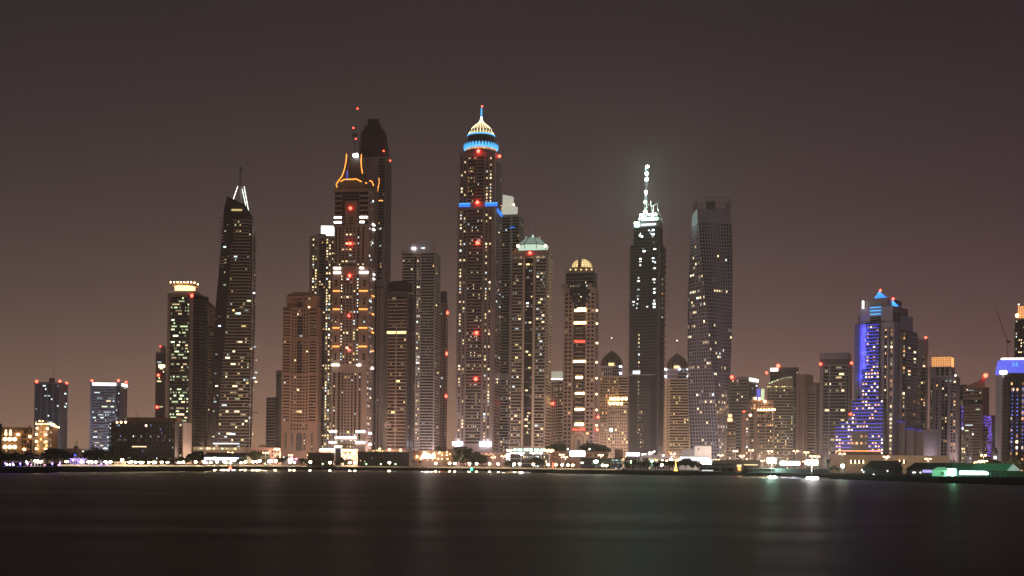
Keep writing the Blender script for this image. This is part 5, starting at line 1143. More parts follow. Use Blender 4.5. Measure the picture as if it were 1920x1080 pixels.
def leafy(b, c, r, n, key='leaf', flat=.75, size=1.0):
    for i in range(n):
        v = Vector((R.gauss(0, 1), R.gauss(0, 1), R.gauss(0, 1))).normalized()*r*(R.random()**.45); v.z *= flat
        a = Vector((R.uniform(-1, 1), R.uniform(-1, 1), R.uniform(-.6, .6))).normalized(); d = a.cross(v.normalized()+Vector((.01, 0, .02))).normalized(); s = size*R.uniform(.5, 1.2)
        p = Vector(c)+v; b.face([p-a*s-d*s*.6, p+a*s-d*s*.5, p+a*s*.8+d*s*.7, p-a*s*.7+d*s*.6], key)
def tree_proto(sd):
    R.seed(sd); root = empty('broadleaf_tree', 'x', 'tree', (0, 0, 0)); H = 10
    b = MB(); b.tube([(0, 0, 0), (.2, 0, 2), (.1, .1, 4), (.3, 0, 6.5)], .28, 'bark', 6); ends = []
    for i in range(5):
        a = 2*pi*i/5+R.random(); e = (R.uniform(1.4, 2.8)*cos(a), R.uniform(1.4, 2.8)*sin(a), R.uniform(5.5, 8)); ends.append(e); b.bar((.15, 0, R.uniform(2.6, 4)), e, .16, 'bark', 5, .05)
    b.build('trunk', root)
    b = MB(); leafy(b, (0, 0, 7), 1.8, 70)
    for e in ends: leafy(b, e, R.uniform(1.2, 2.0), 75)
    for i in range(3): leafy(b, (R.uniform(-2.4, 2.4), R.uniform(-2, 2), R.uniform(4, 8.6)), R.uniform(.9, 1.5), 45)
    b.build('crown', root); return root
def palm_proto():
    root = empty('palm_tree', 'x', 'palm tree', (0, 0, 0)); b = MB(); b.tube([(0, 0, 0), (.15, 0, 2.5), (.1, .1, 5), (.3, 0, 7.6)], .24, 'bark', 6); b.build('trunk', root)
    b = MB()
    for i in range(22):
        a = 2*pi*i/22*2.6; up = R.uniform(-.3, 1.1); pts = [(.3+t*2.9*cos(a), t*2.9*sin(a), 7.6+up*t*1.8-1.9*t*t) for t in (0, .3, .6, .85, 1)]
        for p, q in zip(pts, pts[1:]):
            p, q = Vector(p), Vector(q); s = Vector((-sin(a), cos(a), -.25))*.42; b.face([p-s, p+s, q+s*.8, q-s*.8], 'palmleaf')
    leafy(b, (.3, 0, 7.5), .6, 20, 'palmleaf'); b.build('crown', root); return root
def trees():
    Ps = [tree_proto(s) for s in (5, 6, 7)]; PP = palm_proto(); used = set(); R.seed(77)
    def put(proto, px, py, D, base=0, wide=1, group=None, lab=None):
        o = proto if id(proto) not in used else copy_tree(proto); used.add(id(proto)); p = W(px, py, D); H = 9.2 if proto in Ps else 8.3; s = max(.25, (p.z-GROUND-base)/H)
        o.location = (p.x, D, GROUND+base); o.scale = (s*wide, s*wide, s); o.rotation_euler.z = R.random()*6.28
        k = 'dark broadleaf tree' if proto in Ps else 'palm tree'; where = lab or 'on the shore before '+near(px)
        tag(o, k+' '+where, 'tree' if proto in Ps else 'palm tree', group or (k+'s '+where))
    L = [(-8, 845, 830), (4, 849, 800), (14, 851, 800), (24, 849, 850), (36, 851, 800), (46, 853, 780), (56, 849, 850), (68, 851, 800), (88, 850, 820), (100, 841, 860), (110, 840, 870), (122, 847, 830), (134, 850, 800), (143, 852, 790), (168, 846, 870), (176, 842, 870), (184, 846, 860), (198, 849, 850), (212, 845, 870), (219, 853, 850),
         (228, 857, 900), (241, 859, 850), (254, 857, 900), (268, 860, 860), (282, 857, 900), (296, 860, 860), (310, 857, 900), (324, 859, 870), (338, 856, 900), (350, 858, 900), (371, 846, 960), (379, 850, 960), (360, 852, 960), (455, 857, 950), (449, 860, 945), (478, 846, 1050), (488, 848, 1050), (497, 852, 1030), (524, 857, 1020), (533, 856, 1030), (568, 858, 1020), (577, 862, 1010), (640, 858, 1030), (648, 862, 1020), (633, 862, 1015),
         (868, 838, 1130), (863, 848, 1120), (875, 850, 1110), (886, 848, 1110), (896, 851, 1110), (904, 853, 1110), (950, 866, 1060), (956, 863, 1060), (1006, 858, 1070), (1013, 861, 1065), (1176, 865, 1000), (1188, 862, 1010), (1201, 866, 1000), (1213, 863, 1010), (1229, 866, 1000), (1242, 864, 1000), (1256, 862, 1000), (1273, 864, 990), (1286, 860, 1000), (1298, 863, 1000), (1309, 866, 1000), (1560, 873, 880), (1570, 876, 860), (1836, 869, 860), (1855, 862, 900), (1864, 860, 900), (1899, 862, 880), (1910, 858, 880), (1922, 860, 860)]
    for i, (px, py, D) in enumerate(L): put(Ps[i % 3], px, py, D, 0, 1.25 if px < 360 else 1.1)
    for px, py, D, z in ((1035, 833, 1200, 12), (1044, 831, 1200, 12), (1052, 834, 1200, 12), (1099, 834, 1200, 12), (1107, 831, 1200, 12), (1117, 832, 1200, 12), (1128, 834, 1200, 12), (1135, 838, 1200, 12)):
        put(Ps[(px) % 3], px, py, D, z, 1.5, lab='in the roof garden of the brown stone hotel')
    for px, py, D, b in ((193, 844, 880, 0), (207, 843, 880, 0), (657, 861, 1010, 0), (652, 863, 1008, 0), (775, 862, 1060, 0), (787, 864, 1060, 0), (822, 837, 1250, 8), (838, 841, 1250, 8), (850, 841, 1250, 8), (612, 864, 1000, 0)):
        put(PP, px, py, D, b)

def low_buildings():
    def B(name, label, cat, a, b, ytop, D, dep=20, wall='beige', most=60):
        t = Tower(name, label, cat, a, b, b, 850, D, 0, dep=dep, wall=wall, most=most, seed=int(a*3+b)); return t, t.tier(a, b, b, None, ytop, dep=dep)
    # hotel wing and glowing turret, far west
    t, k = B('hotel_wing', 'low dark hotel wing with rows of warm uplit balconies', 'hotel', -12, 61, 801, 1080, 30, 'brown')
    t.tier(-14, 3, 3, None, 795, 'dark', dep=34)
    for y in (823.5, 838):
        for x in (9.5, 18.5, 27.5): t.beacon(x, y, 1.6, t.h+1.2, 'bar_warm', 'balcony_lamp')
    for x in (11, 19.5): b = MB(); c = t.loc(x, 811, t.h+.6); b.bar((c.x, c.y, c.z-2.4), (c.x, c.y, c.z+2.2), .8, 'bar_warm', 6, .5); t.part(b, 'wall_lamp')
    t.fac(k['f'], [(5, 32, 'g', dict(n=6, fw=.5, lit=.1, pal='od', fh=4.5)), (40, 60, 'g', dict(n=4, fw=.5, lit=.03, pal='o', fh=4.5))], None, 805)
    for x, y in ((34, 814.5), (56, 818.5), (45.5, 842.5)): t.beacon(x, y, 1.0, t.h+1, 'uplight', 'wall_lamp')
    b = MB(); c = t.loc(55.5, 804, t.h); b.box(c.x-1, c.x+1, c.y-1, c.y+1, c.z-3, c.z+3, 'cream'); t.part(b, 'chimney'); t.done()
    t = Tower('hotel_turret', 'round stone hotel turret with a tiered pagoda roof glowing in golden uplights', 'hotel', 62, 98, 98, 830, 1060, 0, dep=16, wall='cream', seed=91); P = t.loc
    r = t.m*18; cx = P(79.5, 820, 0).x
    b = t.body; Z = t.Z
    b.lathe(cx, 0, [(r, 0), (r, Z(831)), (r*1.05, Z(830.5)), (r*1.05, Z(829.5)), (r*.95, Z(829)), (r*.95, Z(817)), (r*1.03, Z(816.5)), (r*1.03, Z(815.5)), (r*.9, Z(815)), (r*.9, Z(803)), (r*.7, Z(803)), (r*.66, Z(796))], 'cream', 20)
    for j, y in enumerate((835, 823.5, 810)):
        for i in range(10):
            a = -pi*(i+.5)/10; rr = r*(1.01, .96, .91)[j]; t.panes.append(((cx+rr*cos(a), rr*sin(a), Z(y)), 1.5, 1.9, a+pi/2, 'lit_d' if (i+j) % 3 else 'lit_o'))
    m = MB(); m.lathe(cx+1, 0, [(r*.7, Z(796.5)), (r*1.02, Z(795)), (r*1.0, Z(794)), (r*.5, Z(791)), (r*.42, Z(791))], 'cream', 20); t.part(m, 'roof')
    m = MB(); m.lathe(cx+.5, 0, [(r*.3, Z(791)), (r*.5, Z(790.2)), (r*.3, Z(788.4)), (.1, Z(787.4))], 'terracotta', 16); t.part(m, 'cupola')
    m = MB(); g = [P(97, 801, 4), P(112, 801, 4), P(104, 796, 4)]; m.prism([(p.x, p.y+7, p.z) for p in g], g, 'cream'); m.box(g[0].x, g[1].x-1.5, g[0].y+.4, g[0].y+6, 0, g[0].z, 'brown'); t.part(m, 'gable_wing')
    for x, y in ((68, 841.5), (86, 842), (68, 828), (86, 828.5), (68.5, 814.5), (86, 815), (69.5, 803), (89, 803.5)): t.beacon(x, y, .8, r+1.2, 'uplight', 'uplight')
    for i in range(9): t.beacon(68+i*4.2, 794.5+abs(i-4)*.25, .45, r*.95, 'uplight', 'eave_lamp')
    for i in range(6): t.beacon(98+i*2.6, 797+i*.8, .45, 5, 'uplight', 'eave_lamp')
    for x in (74, 80): t.beacon(x, 789.5, .45, 6, 'uplight', 'eave_lamp')
    t.done()
    # violet villa and jetty
    t, k = B('waterside_villa', 'two-storey waterside villa bathed in violet light', 'villa', 131, 160, 859.5, shore(145)+80, 10, 'pale')
    t.tier(130, 163, 163, 861, 859.5, 'pale', dep=13); t.tier(137, 150, 150, 860, 856.5, 'pale', dep=7); t.fac(k['f'], [(133, 145, 'g', dict(n=3, fw=.6, lit=.1, pal='wb', fh=3.2)), (146, 158, 'g', dict(n=3, fw=.4, lit=0, fh=3.2))], None, 862)
    for x, y in ((135, 872), (146, 873), (157, 872), (137, 863), (152, 863)): t.beacon(x, y, .45, t.h+2.5, 'violet_lamp', 'violet_lamp'); p = t.loc(x, y, t.h+3.2); bulb(t.root, p.z, 450, (.30, .2, 1), p.y, .3).location.x = p.x
    b = MB(); b.bar(t.loc(141, 857, 0), t.loc(141, 852, 0), .12, 'steel'); b.ball(t.loc(141, 853.5, 0), .8, 'violet', 8); t.part(b, 'roof_ornament'); t.done()
    o = empty('gazebo', 'open gazebo with a flat tiered roof and bright lamps on the blue-lit jetty', 'gazebo', (*W(71, 870, shore(71)+52).xy, GROUND)); m = (shore(71)+52)/F_PX
    b = MB(); b.box(-11*m, 10*m, -2, 2, 4.0, 4.25, 'pale'); b.build('roof', o); b = MB(); b.box(-7*m, 8*m, -2.2, 2.2, 5.4, 5.6, 'pale'); b.box(-1, 1, -.5, .5, 4.2, 5.4, 'grey'); b.build('upper_roof', o)
    for x in (-9*m, -3*m, 3*m, 8*m):
        for y in (-1.8, 1.8): b = MB(); b.box(x-.12, x+.12, y-.12, y+.12, 0, 4, 'grey'); b.build('post', o)
    for x in (-4*m, 1.5*m): b = MB(); b.ball((x, -1, 3.2), .5, 'lamp_white', 8); b.build('lamp', o)
    for px, wd in ((10, 5), (24, 6), (38, 6), (52, 5), (98, 5), (112, 4), (190, 5), (201, 5)):
        D = shore(px)+R.uniform(52, 62); o = empty('parasol', 'closed-sided parasol lit from beneath by violet light '+('on the blue-lit jetty' if px < 60 else 'beside the violet villa' if px < 130 else 'between the white lamps'), 'parasol', (*W(px, 870, D).xy, GROUND), group='violet-lit parasols %s' % ('jetty' if px < 60 else 'villa' if px < 130 else 'lamps'))
        b = MB(); b.bar((0, 0, 0), (0, 0, 3), .07, 'steel'); b.build('pole', o); b = MB(); b.lathe(0, 0, [(wd*.45, 2.3), (wd*.3, 2.8), (.1, 3.2)], 'canvas', 8); b.build('canopy', o)
        b = MB(); b.ball((0, 0, 1.6), .3, 'violet_lamp', 8); b.build('lamp', o); bulb(o, 1.2, 900, (.22, .12, 1), -.6, .3)
    for px, key in ((13.5, 'lamp_white'), (18.5, 'lamp_white'), (24.5, 'lamp_white'), (52, 'magenta'), (58.5, 'magenta'), (84.5, 'magenta')):
        D = shore(px)+49; o = empty('bollard_light', 'low bollard light on the blue-lit jetty, '+('white' if key == 'lamp_white' else 'pink'), 'bollard light', (*W(px, 872, D).xy, GROUND), group='jetty bollards '+key); b = MB(); b.bar((0, 0, 0), (0, 0, .8), .15, 'steel'); b.build('post', o); b = MB(); b.ball((0, 0, 1), .32, key, 8); b.build('lamp', o)
    # low wall added to catch the lamp light as a bright strip
    for a, b, lab in ((108, 376, 'added low pale light-catching wall behind the lamps west of the long dark pavilion'), (378, 575, 'added low pale light-catching wall behind the lamps below the dark blade tower'), (630, 790, 'added low pale light-catching wall before the long black hall'), (800, 1165, 'added low pale light-catching wall from the rosy terrace to the dark glass hall')):
        o = empty('light_catch_wall', lab, 'wall', (0, 0, GROUND)); m = MB(); c = MB(); n = int((b-a)/4); q = lambda px, d: ((px-960)/F_PX*(shore(px)+d), shore(px)+d)
        for i in range(n):
            p0, p1 = a+(b-a)*i/n, a+(b-a)*(i+1)/n; A, B2, C, D2 = q(p0, 63), q(p1, 63), q(p1, 63.4), q(p0, 63.4)
            m.hexa([(*A, 0), (*B2, 0), (*C, 0), (*D2, 0), (*A, .9), (*B2, .9), (*C, .9), (*D2, .9)], 'beige')
            A, B2, C, D2 = q(p0, 62.8), q(p1, 62.8), q(p1, 63.6), q(p0, 63.6); c.hexa([(*A, .9), (*B2, .9), (*C, .9), (*D2, .9), (*A, 1.05), (*B2, 1.05), (*C, 1.05), (*D2, 1.05)], 'pale')
        m.build('wall', o); c.build('coping', o); o['kind'] = 'thing'
    t, k = B('kiosk', 'small cream kiosk on the promenade among the white lamps', 'kiosk', 214, 236, 866, shore(225)+66, 5, 'cream'); t.tier(213, 237, 237, 867, 865.6, 'pale', dep=6.5); t.fac(k['f'], [(217, 233, 'g', dict(n=3, fw=.5, lit=.3, pal='d', fh=2.6))], None, 867); t.done()
    # pavilion tent with shell end
    D = shore(420)+90; t, k = B('pavilion', 'long pavilion with a dark pitched roof, bright white glazed front and shell-shaped end', 'pavilion', 384, 456, 857, D, 14, 'grey')
    t.lbar(k['f'], 383, 455, 857.5, 863, 'pavilion_light', 'glazed_front', .15, .1); t.lbar(k['f'], 400, 407, 857.5, 862, 'bar_white', 'bright_panel', .3, .3); t.lbar(k['f'], 433, 442, 858, 864, 'led_blue', 'bright_panel', .3, .3)
    b = MB(); x0, x1, y0, y1 = k['x0']-1, k['x1']+3, k['y0']-1, k['y1']+1; z, zr = t.Z(857), t.Z(848.5); ym = (y0+y1)/2
    b.prism([(x0, y0, z), (x0, y1, z), (x0+2, ym, zr)], [(x1, y0, z), (x1, y1, z), (x1, ym, zr)], 'canvas_dark'); t.part(b, 'roof')
    b = MB()
    for i in range(20): x = k['x0']+k['w']*i/19; b.box(x-.12, x+.12, k['y0']-.75, k['y0']-.3, 0, k['z1'], 'grey')
    t.part(b, 'window_frame')
    b = MB(); c = t.loc(461, 864, 6); rr = t.m*10.5
    for i in range(8):
        a, a2 = i*pi/16, (i+1)*pi/16
        b.hexa([(c.x, c.y, c.z-2), (c.x+rr*sin(a), c.y-.1, c.z-2+rr*1.5*cos(a)), (c.x+rr*sin(a2), c.y-.1, c.z-2+rr*1.5*cos(a2)), (c.x, c.y+.5, c.z-2), (c.x, c.y+9, c.z-2), (c.x+rr*sin(a)*.8, c.y+9, c.z-2+rr*cos(a)), (c.x+rr*sin(a2)*.8, c.y+9, c.z-2+rr*cos(a2)), (c.x, c.y+9.5, c.z-2)], 'canvas')
    t.part(b, 'shell_end'); t.done()
    # mixed colourful cafe
    t, k = B('cafe', 'waterside cafe with blue, white and pink lit signs below the tan arched tower', 'cafe', 530, 560, 858, 1040, 8, 'mauve')
    t.lbar(k['f'], 531, 541, 857, 859.5, 'led_blue', 'lit_sign'); t.lbar(k['f'], 540, 549, 860, 862.5, 'bar_white', 'lit_sign'); t.lbar(k['f'], 553, 557.5, 859, 861.5, 'magenta', 'lit_sign'); t.lbar(k['f'], 546.5, 549, 856.5, 858.5, 'magenta', 'lit_sign'); t.done()
    t, k = B('low_building', 'brownish low building in the gap between the dark blade tower and the tan arched tower', 'building', 470, 526, 839, 1250, 20, 'terracotta'); t.fac(k['f'], [(472, 524, 'g', dict(n=10, fw=.5, lit=.05, pal='wo'))], None, 843); t.tier(486, 499, 499, 840, 834, 'terracotta', dep=12); t.done()
    # black halls
    t, k = B('black_hall', 'windowless black hall in front of the tan arched tower', 'hall', 577, 626, 848.5, 1090, 20, 'black'); t.tier(576, 627, 627, 850, 848.6, 'dark', dep=22); t.lbar(k['f'], 602, 604, 861, 863, 'lit_d', 'wall_lamp'); t.done()
    t, k = B('black_hall', 'long windowless black hall below the dark rounded tower', 'hall', 671, 767, 847, 1085, 26, 'black'); t.tier(670, 768, 768, 849, 847, 'dark', dep=28)
    t.fac(k['f'], [(672, 766, 'r', dict(n=24, fw=.2, dp=.15, key='dark'))], None, 850)
    for x, y in ((697, 858.5), (719, 855), (676, 863.5), (684, 865)): t.beacon(x, y, .3, t.h+.5, 'lit_w', 'wall_lamp')
    t.done()
    t, k = B('entrance_pavilion', 'white-framed entrance arch glowing in front of the neon-outlined hotel', 'entrance', 627, 640.5, 837, 1150, 8, 'white')
    m = MB(); t.bx(k['f'], t.m*2.4, t.m*11, 0, t.Z(840.5), .05, .25, 'slate', m); t.part(m, 'doorway'); t.lbar(k['f'], 627, 640.5, 836.5, 837.6, 'bar_white', 'light_bar', .6); t.lbar(k['f'], 627, 628.2, 838, 851, 'podium_white', 'light_bar', .4); t.lbar(k['f'], 639.3, 640.5, 838, 851, 'podium_white', 'light_bar', .4); t.done()
    t, k = B('podium_building', 'warm lit podium with bright canopy strips under the neon-outlined hotel', 'podium', 598, 672, 842, 1270, 22, 'terracotta')
    t.lbar(k['f'], 600, 626, 842, 844, 'bar_white', 'canopy_light', 1, 1); t.lbar(k['f'], 641, 670, 842.3, 844, 'bar_warm', 'canopy_light', 1, 1); t.fac(k['f'], [(642, 670, 'g', dict(n=9, lit=.5, fw=.7, pal='woy'))], None, 846)
    for x in (652, 660, 666): t.beacon(x, 851, .8, t.h+3, 'uplight', 'wall_lamp')
    t.done()
    t, k = B('garden_terrace', 'roof terrace strung with yellow lights behind the long black hall', 'terrace', 690, 768, 843, 1190, 18, 'brown')
    for i in range(14): t.lit(k['f'], k['f'].U(691+i*2.4+t.R.random()), t.Z(844+t.R.random()*3), .9, .8, .4, 'lit_'+t.R.choice('yyo'))
    for x, y in ((712, 842), (730, 843), (751, 844)): t.beacon(x, y, .8, t.h+1, 'uplight', 'terrace_lamp')
    t.done()
    # rosy terrace
    t, k = B('terrace_building', 'rosy terrace building crowded with orange lights beside the long black hall', 'terrace', 769, 852, 846, 1180, 30, 'pink')
    t.tier(768, 775, 775, None, 845, 'pale', dep=34); t.tier(838, 852, 852, None, 841, 'pink', dep=24)
    for i in range(34): x = 778+t.R.random()*72; t.beacon(x, 848+t.R.random()*13, t.R.uniform(.35, .8), t.h+t.R.uniform(.8, 3), t.R.choice(('uplight', 'bar_warm', 'bar_orange', 'uplight')), 'terrace_lamp')
    for i in range(6): t.strip(k['l'], 0, 1, 'p', 3+i*2.2, 3.4+i*2.2, dp=1, key='white'); t.bx(k['f'], 0, t.m*5, 3+i*2.2, 3.4+i*2.2, 0, 2, 'white')
    t.done()
    # lantern tower podium with sign
    t, k = B('podium_building', 'podium with green-lit glazing, a white roof sign and shopfronts below the lantern-roofed tower', 'podium', 955, 1031, 848.5, 1130, 24, 'mauve')
    t.tier(960, 1022, 1022, 850, 840.5, 'slate', dep=18)
    for a, b2 in ((963, 968), (970.5, 975), (976, 979), (982, 990), (991, 999), (1002, 1006), (1007, 1011), (1013.5, 1017), (1018, 1021.5)): t.lbar(k['f'], a, b2, 841, 846, 'green_glass', 'lit_window', .3, -2.5)
    for i in range(8): t.beacon(1023+i*2, 843.5+1.5*(i % 3), .6, t.h, 'uplight', 'string_light')
    for i in range(5): t.beacon(950.5+i*2.2, 844+1.5*(i % 2), .7, t.h, 'bar_warm', 'string_light')
    t.fac(k['f'], [(957, 975, 'k', dict(n=5, lit=.3, pal='cw', fh=4)), (977, 998, 'k', dict(n=6, lit=.3, pal='wcd', fh=4)), (1000, 1014, 'k', dict(n=4, lit=.35, pal='cw', fh=4)), (1016, 1029, 'k', dict(n=4, lit=.7, pal='wdy', fh=4))], None, 852)
    def strokes(name, px0, px1, py, hh, seed, curve):
        rr = random.Random(seed); m = MB(); a, b2 = t.loc(px0, py, t.h+.8), t.loc(px1, py, t.h+.8); x = a.x; h = hh*t.m
        if curve:
            m.tube([(a.x+(b2.x-a.x)*i/12, a.y, a.z-h*.25+h*.35*abs(math.sin(i*1.9))) for i in range(13)], .28, 'bar_white', 5)
            for q, z in ((.1, .6), (.45, -.7), (.7, .7)): m.ball((a.x+(b2.x-a.x)*q, a.y, a.z+h*z), .3, 'bar_white', 6, 4)
        else:
            while x < b2.x-.6:
                w = rr.uniform(.55, .9); k2 = rr.randint(0, 3)
                m.box(x, x+.25, a.y-.2, a.y, a.z-h/2, a.z+h/2, 'bar_white'); 
                if k2 != 1: m.box(x+.26, x+w, a.y-.2, a.y, a.z+h/2-.3, a.z+h/2, 'bar_white')
                if k2 > 1: m.box(x+.26, x+w, a.y-.2, a.y, a.z-.15, a.z+.15, 'bar_white')
                if k2 in (0, 1): m.box(x+.26, x+w, a.y-.2, a.y, a.z-h/2, a.z-h/2+.3, 'bar_white')
                x += w+.25
        t.part(m, name)
    strokes('sign_lettering', 957, 961, 849.3, 2.8, 1, False); strokes('sign_lettering', 963, 984, 849.3, 2.8, 2, False); strokes('sign_lettering', 994, 1008, 849.3, 3, 3, True); strokes('sign_lettering', 1011, 1017, 849.8, 2.4, 4, True)
    for i in range(4):
        m = MB(); c = t.loc(953, 852+i*3.2, t.h+2); m.bar((c.x-2, c.y, c.z), (c.x, c.y, c.z+.7), .25, 'bar_white'); m.bar((c.x, c.y, c.z+.7), (c.x+1.6, c.y, c.z-.5), .25, 'bar_white'); t.part(m, 'chevron_light')
    t.done()
    o = empty('canopy_tent', 'small white canopy stall on the promenade under the lantern-roofed tower', 'canopy', (*W(1027, 872, 1040).xy, GROUND)); b = MB(); b.lathe(0, 0, [(4, 2.6), (3.6, 3.2), (.4, 4.4)], 'canvas', 12, sx=1, sy=.7); b.build('canopy', o)
    for x in (-3, 3): b = MB(); b.bar((x, 0, 0), (x, 0, 2.6), .1, 'steel'); b.build('pole', o)
    o = empty('neon_column', 'small red lit totem sign on the promenade', 'sign', (*W(1037, 868, 1070).xy, GROUND)); b = MB(); b.box(-.5, .5, -.3, .3, 0, 5.5, 'redroof'); b.build('post', o)
    for z in (1.8, 3.2, 5): b = MB(); b.ball((0, -.5, z), .6, 'beacon_red', 8); b.build('lamp', o)
    # hotel podium, screen, dark glass hall
    t, k = B('podium_building', 'long brownish podium with a roof garden below the brown stone hotel', 'podium', 1032, 1141, 846.5, 1180, 70, 'terracotta'); t.fac(k['f'], [(1036, 1064, 'g', dict(n=6, fw=.4, lit=.05, pal='o')), (1100, 1138, 'g', dict(n=8, fw=.4, lit=.06, pal='wo'))], None, 850)
    for x in (1064.5, 1105.5): t.beacon(x, 842, .9, t.h, 'crown_white', 'parapet_lamp')
    t.done()
    def screen(label, px0, px1, y0, y1, D, frame='steel'):
        c = W((px0+px1)/2, (y0+y1)/2, D); o = empty('lit_billboard', label, 'billboard', (c.x, D, GROUND)); w = (px1-px0)/F_PX*D/2; h = (y1-y0)/F_PX*D/2; z = c.z-GROUND
        b = MB(); b.box(-w-.25, w+.25, .02, .6, z-h-.25, z+h+.25, frame); b.build('frame', o); b = MB(); b.box(-w, w, -.2, .02, z-h, z+h, 'led_blue'); b.build('screen', o)
        for x in (-w*.7, w*.7): b = MB(); b.bar((x, .4, 0), (x, .4, z-h), .2, frame); b.build('post', o)
    screen('dazzling blue-white screen standing before the brown stone hotel', 1069, 1096.5, 845.5, 855.5, 1130); screen('long blue-white sign below the unfinished tower', 1175, 1199, 849.5, 854.5, 1150); screen('long low blue-white sign above the dark quay sheds', 1463, 1499.5, 865.2, 872, shore(1480)+110)
    t, k = B('glass_hall', 'low dark glass hall with faint teal-lit interior beside the brown stone hotel', 'hall', 1088, 1167, 858.5, 1100, 24, 'dark'); t.fac(k['f'], [(1090, 1145, 'k', dict(n=20, lit=.03, pal='cg', gl='bluepane')), (1146, 1166, 'k', dict(n=10, lit=.55, pal='cgc', gl='bluepane', fh=2.6))], None, 860); t.lbar(k['f'], 1080.5+8, 1086.5+8, 866.7, 869, 'crown_white', 'lit_window'); t.done()
    t, k = B('plant_house', 'plain brown windowless block beside the unfinished tower', 'building', 1153, 1168, 842, 1190, 14, 'brown'); t.tier(1152.5, 1168.5, 1168.5, 843.5, 842, 'grey', dep=15); t.done()
    t, k = B('site_building', 'low site building cluttered with white and orange lamps under the unfinished tower', 'site building', 1171, 1262, 853, 1150, 24, 'mauve')
    t.fac(k['f'], [(1173, 1258, 'g', dict(n=16, fw=.6, lit=.12, pal='wog'))], None, 857)
    for x, y, r, key in ((1205, 852, 1, 'bar_white'), (1210, 851.5, .8, 'bar_white'), (1218, 850, 1.7, 'bar_white'), (1224, 848, .9, 'bar_white'), (1227, 846.5, .7, 'bar_white'), (1243.5, 854, 1.1, 'bar_white'), (1242, 864, 1.3, 'bar_white'), (1250, 864, 1, 'bar_warm'), (1259, 862, 1.9, 'magenta_white'), (1255, 848, .9, 'bar_orange'), (1256, 862, 1, 'bar_white'), (1231, 863, .7, 'bar_warm'), (1173, 856, .6, 'bar_warm')): t.beacon(x, y, r*.8, t.h+2, key, 'work_lamp')
    t.done()
    # yacht club, wall, kiosk, sheds
    D = shore(1345)+62; t, k = B('boat_club', 'low waterside boat club with a grey upper storey over a pillared glass front', 'boat club', 1311, 1378, 870.5, D, 16, 'grey')
    t.strip(k['f'], 1312, 1377, 'k', 0, t.Z(877.5), n=16, lit=.05, pal='w', fh=3)
    for x in (1311.5, 1324, 1337, 1350, 1363, 1376): t.strip(k['f'], x, x+1, 'p', 0, t.Z(877), dp=1.2, key='pale')
    t.lbar(k['f'], 1316, 1337, 881.5, 883, 'podium_white', 'deck_light', .5, .3); t.tier(1309, 1380, 1380, 872, 870, 'dark', dep=18); t.done()
    t, k = B('boundary_wall', 'long brownish wall running behind the boat club', 'wall', 1334, 1425, 862.5, 1060, 1.5, 'warmgrey'); t.strip(k['f'], 1334, 1425, 'r', 0, t.Z(863.5), n=18, fw=.5, dp=.3); t.lbar(k['f'], 1398, 1421, 870.2, 871.5, 'lit_w', 'light_bar'); t.root['kind'] = 'thing'; t.done()
    t, k = B('kiosk', 'orange glowing kiosk with a flared shape beside the boat club', 'kiosk', 1381, 1391, 871, shore(1386)+58, 6, 'cream'); t.lbar(k['f'], 1382, 1390, 871.5, 875, 'dome_gold', 'lit_front', .2); t.lbar(k['f'], 1384, 1389, 876, 882, 'bar_orange', 'lit_front', .2); t.tier(1379.5, 1392.5, 1392.5, 871.5, 870.3, 'pale', dep=7.5); t.done()
    D = shore(1470)+85; t, k = B('quay_shed', 'long dark quay shed with a thin lit roof edge under the floodlights', 'shed', 1400, 1556, 878.5, D, 20, 'slate'); t.fac(k['f'], [(1402, 1554, 'r', dict(n=26, fw=.3, dp=.3, key='dark'))], None, 879)
    t.lbar(k['f'], 1412, 1452, 878.2, 879, 'lit_d', 'roof_light'); t.tier(1452, 1475, 1475, 879, 876, 'dark', dep=10); t.done()
    t, k = B('quay_shed', 'small dark shed with a pale roof at the west end of the quay sheds', 'shed', 1394, 1424, 872, 1000, 12, 'dark'); t.lbar(k['f'], 1395, 1421, 871, 872.2, 'lit_w', 'roof_light'); t.done()
    o = empty('water_tank', 'dark round water tank on a thick post beside the quay sheds', 'water tank', (*W(1552.5, 870, shore(1552)+66).xy, GROUND)); z = W(1552.5, 864.5, shore(1552)+66).z-GROUND; b = MB(); b.lathe(0, 0, [(.6, z-1.6), (1.5, z-1.3), (1.55, z+1.0), (1.2, z+1.35), (.1, z+1.45)], 'dark', 16); b.build('tank', o); b = MB(); b.bar((0, 0, 0), (0, 0, z-1.5), .7, 'dark', 8, .5); b.build('post', o)
    t, k = B('long_building', 'long plain beige building washed in sodium light before the blue-lit hotel', 'building', 1556, 1778, 853.5, 960, 24, 'cream')
    t.tier(1566, 1652, 1652, 855, 846.5, 'slate', dep=18); t.tier(1778, 1810, 1810, None, 864, 'grey', dep=20)
    t.lbar(k['f'], 1566, 1652, 845.3, 846.5, 'bar_orange', 'roof_light', .5, -2.5); t.lbar(k['f'], 1565.5, 1567, 846, 850.5, 'bar_orange', 'roof_light', .5, -2.5)
    for x in (1595, 1603, 1610.5, 1618.5, 1686.5, 1694.5): m = MB(); c = t.loc(x, 865.5, t.h+.5); m.bar((c.x, c.y, c.z-1.2), (c.x, c.y, c.z+1.2), .42, 'bar_warm', 6, .25); t.part(m, 'wall_lamp')
    t.fac(k['f'], [(1592, 1622, 'k', dict(n=4, lit=0)), (1683, 1700, 'k', dict(n=3, lit=0))], 870, 862)
    t.done()
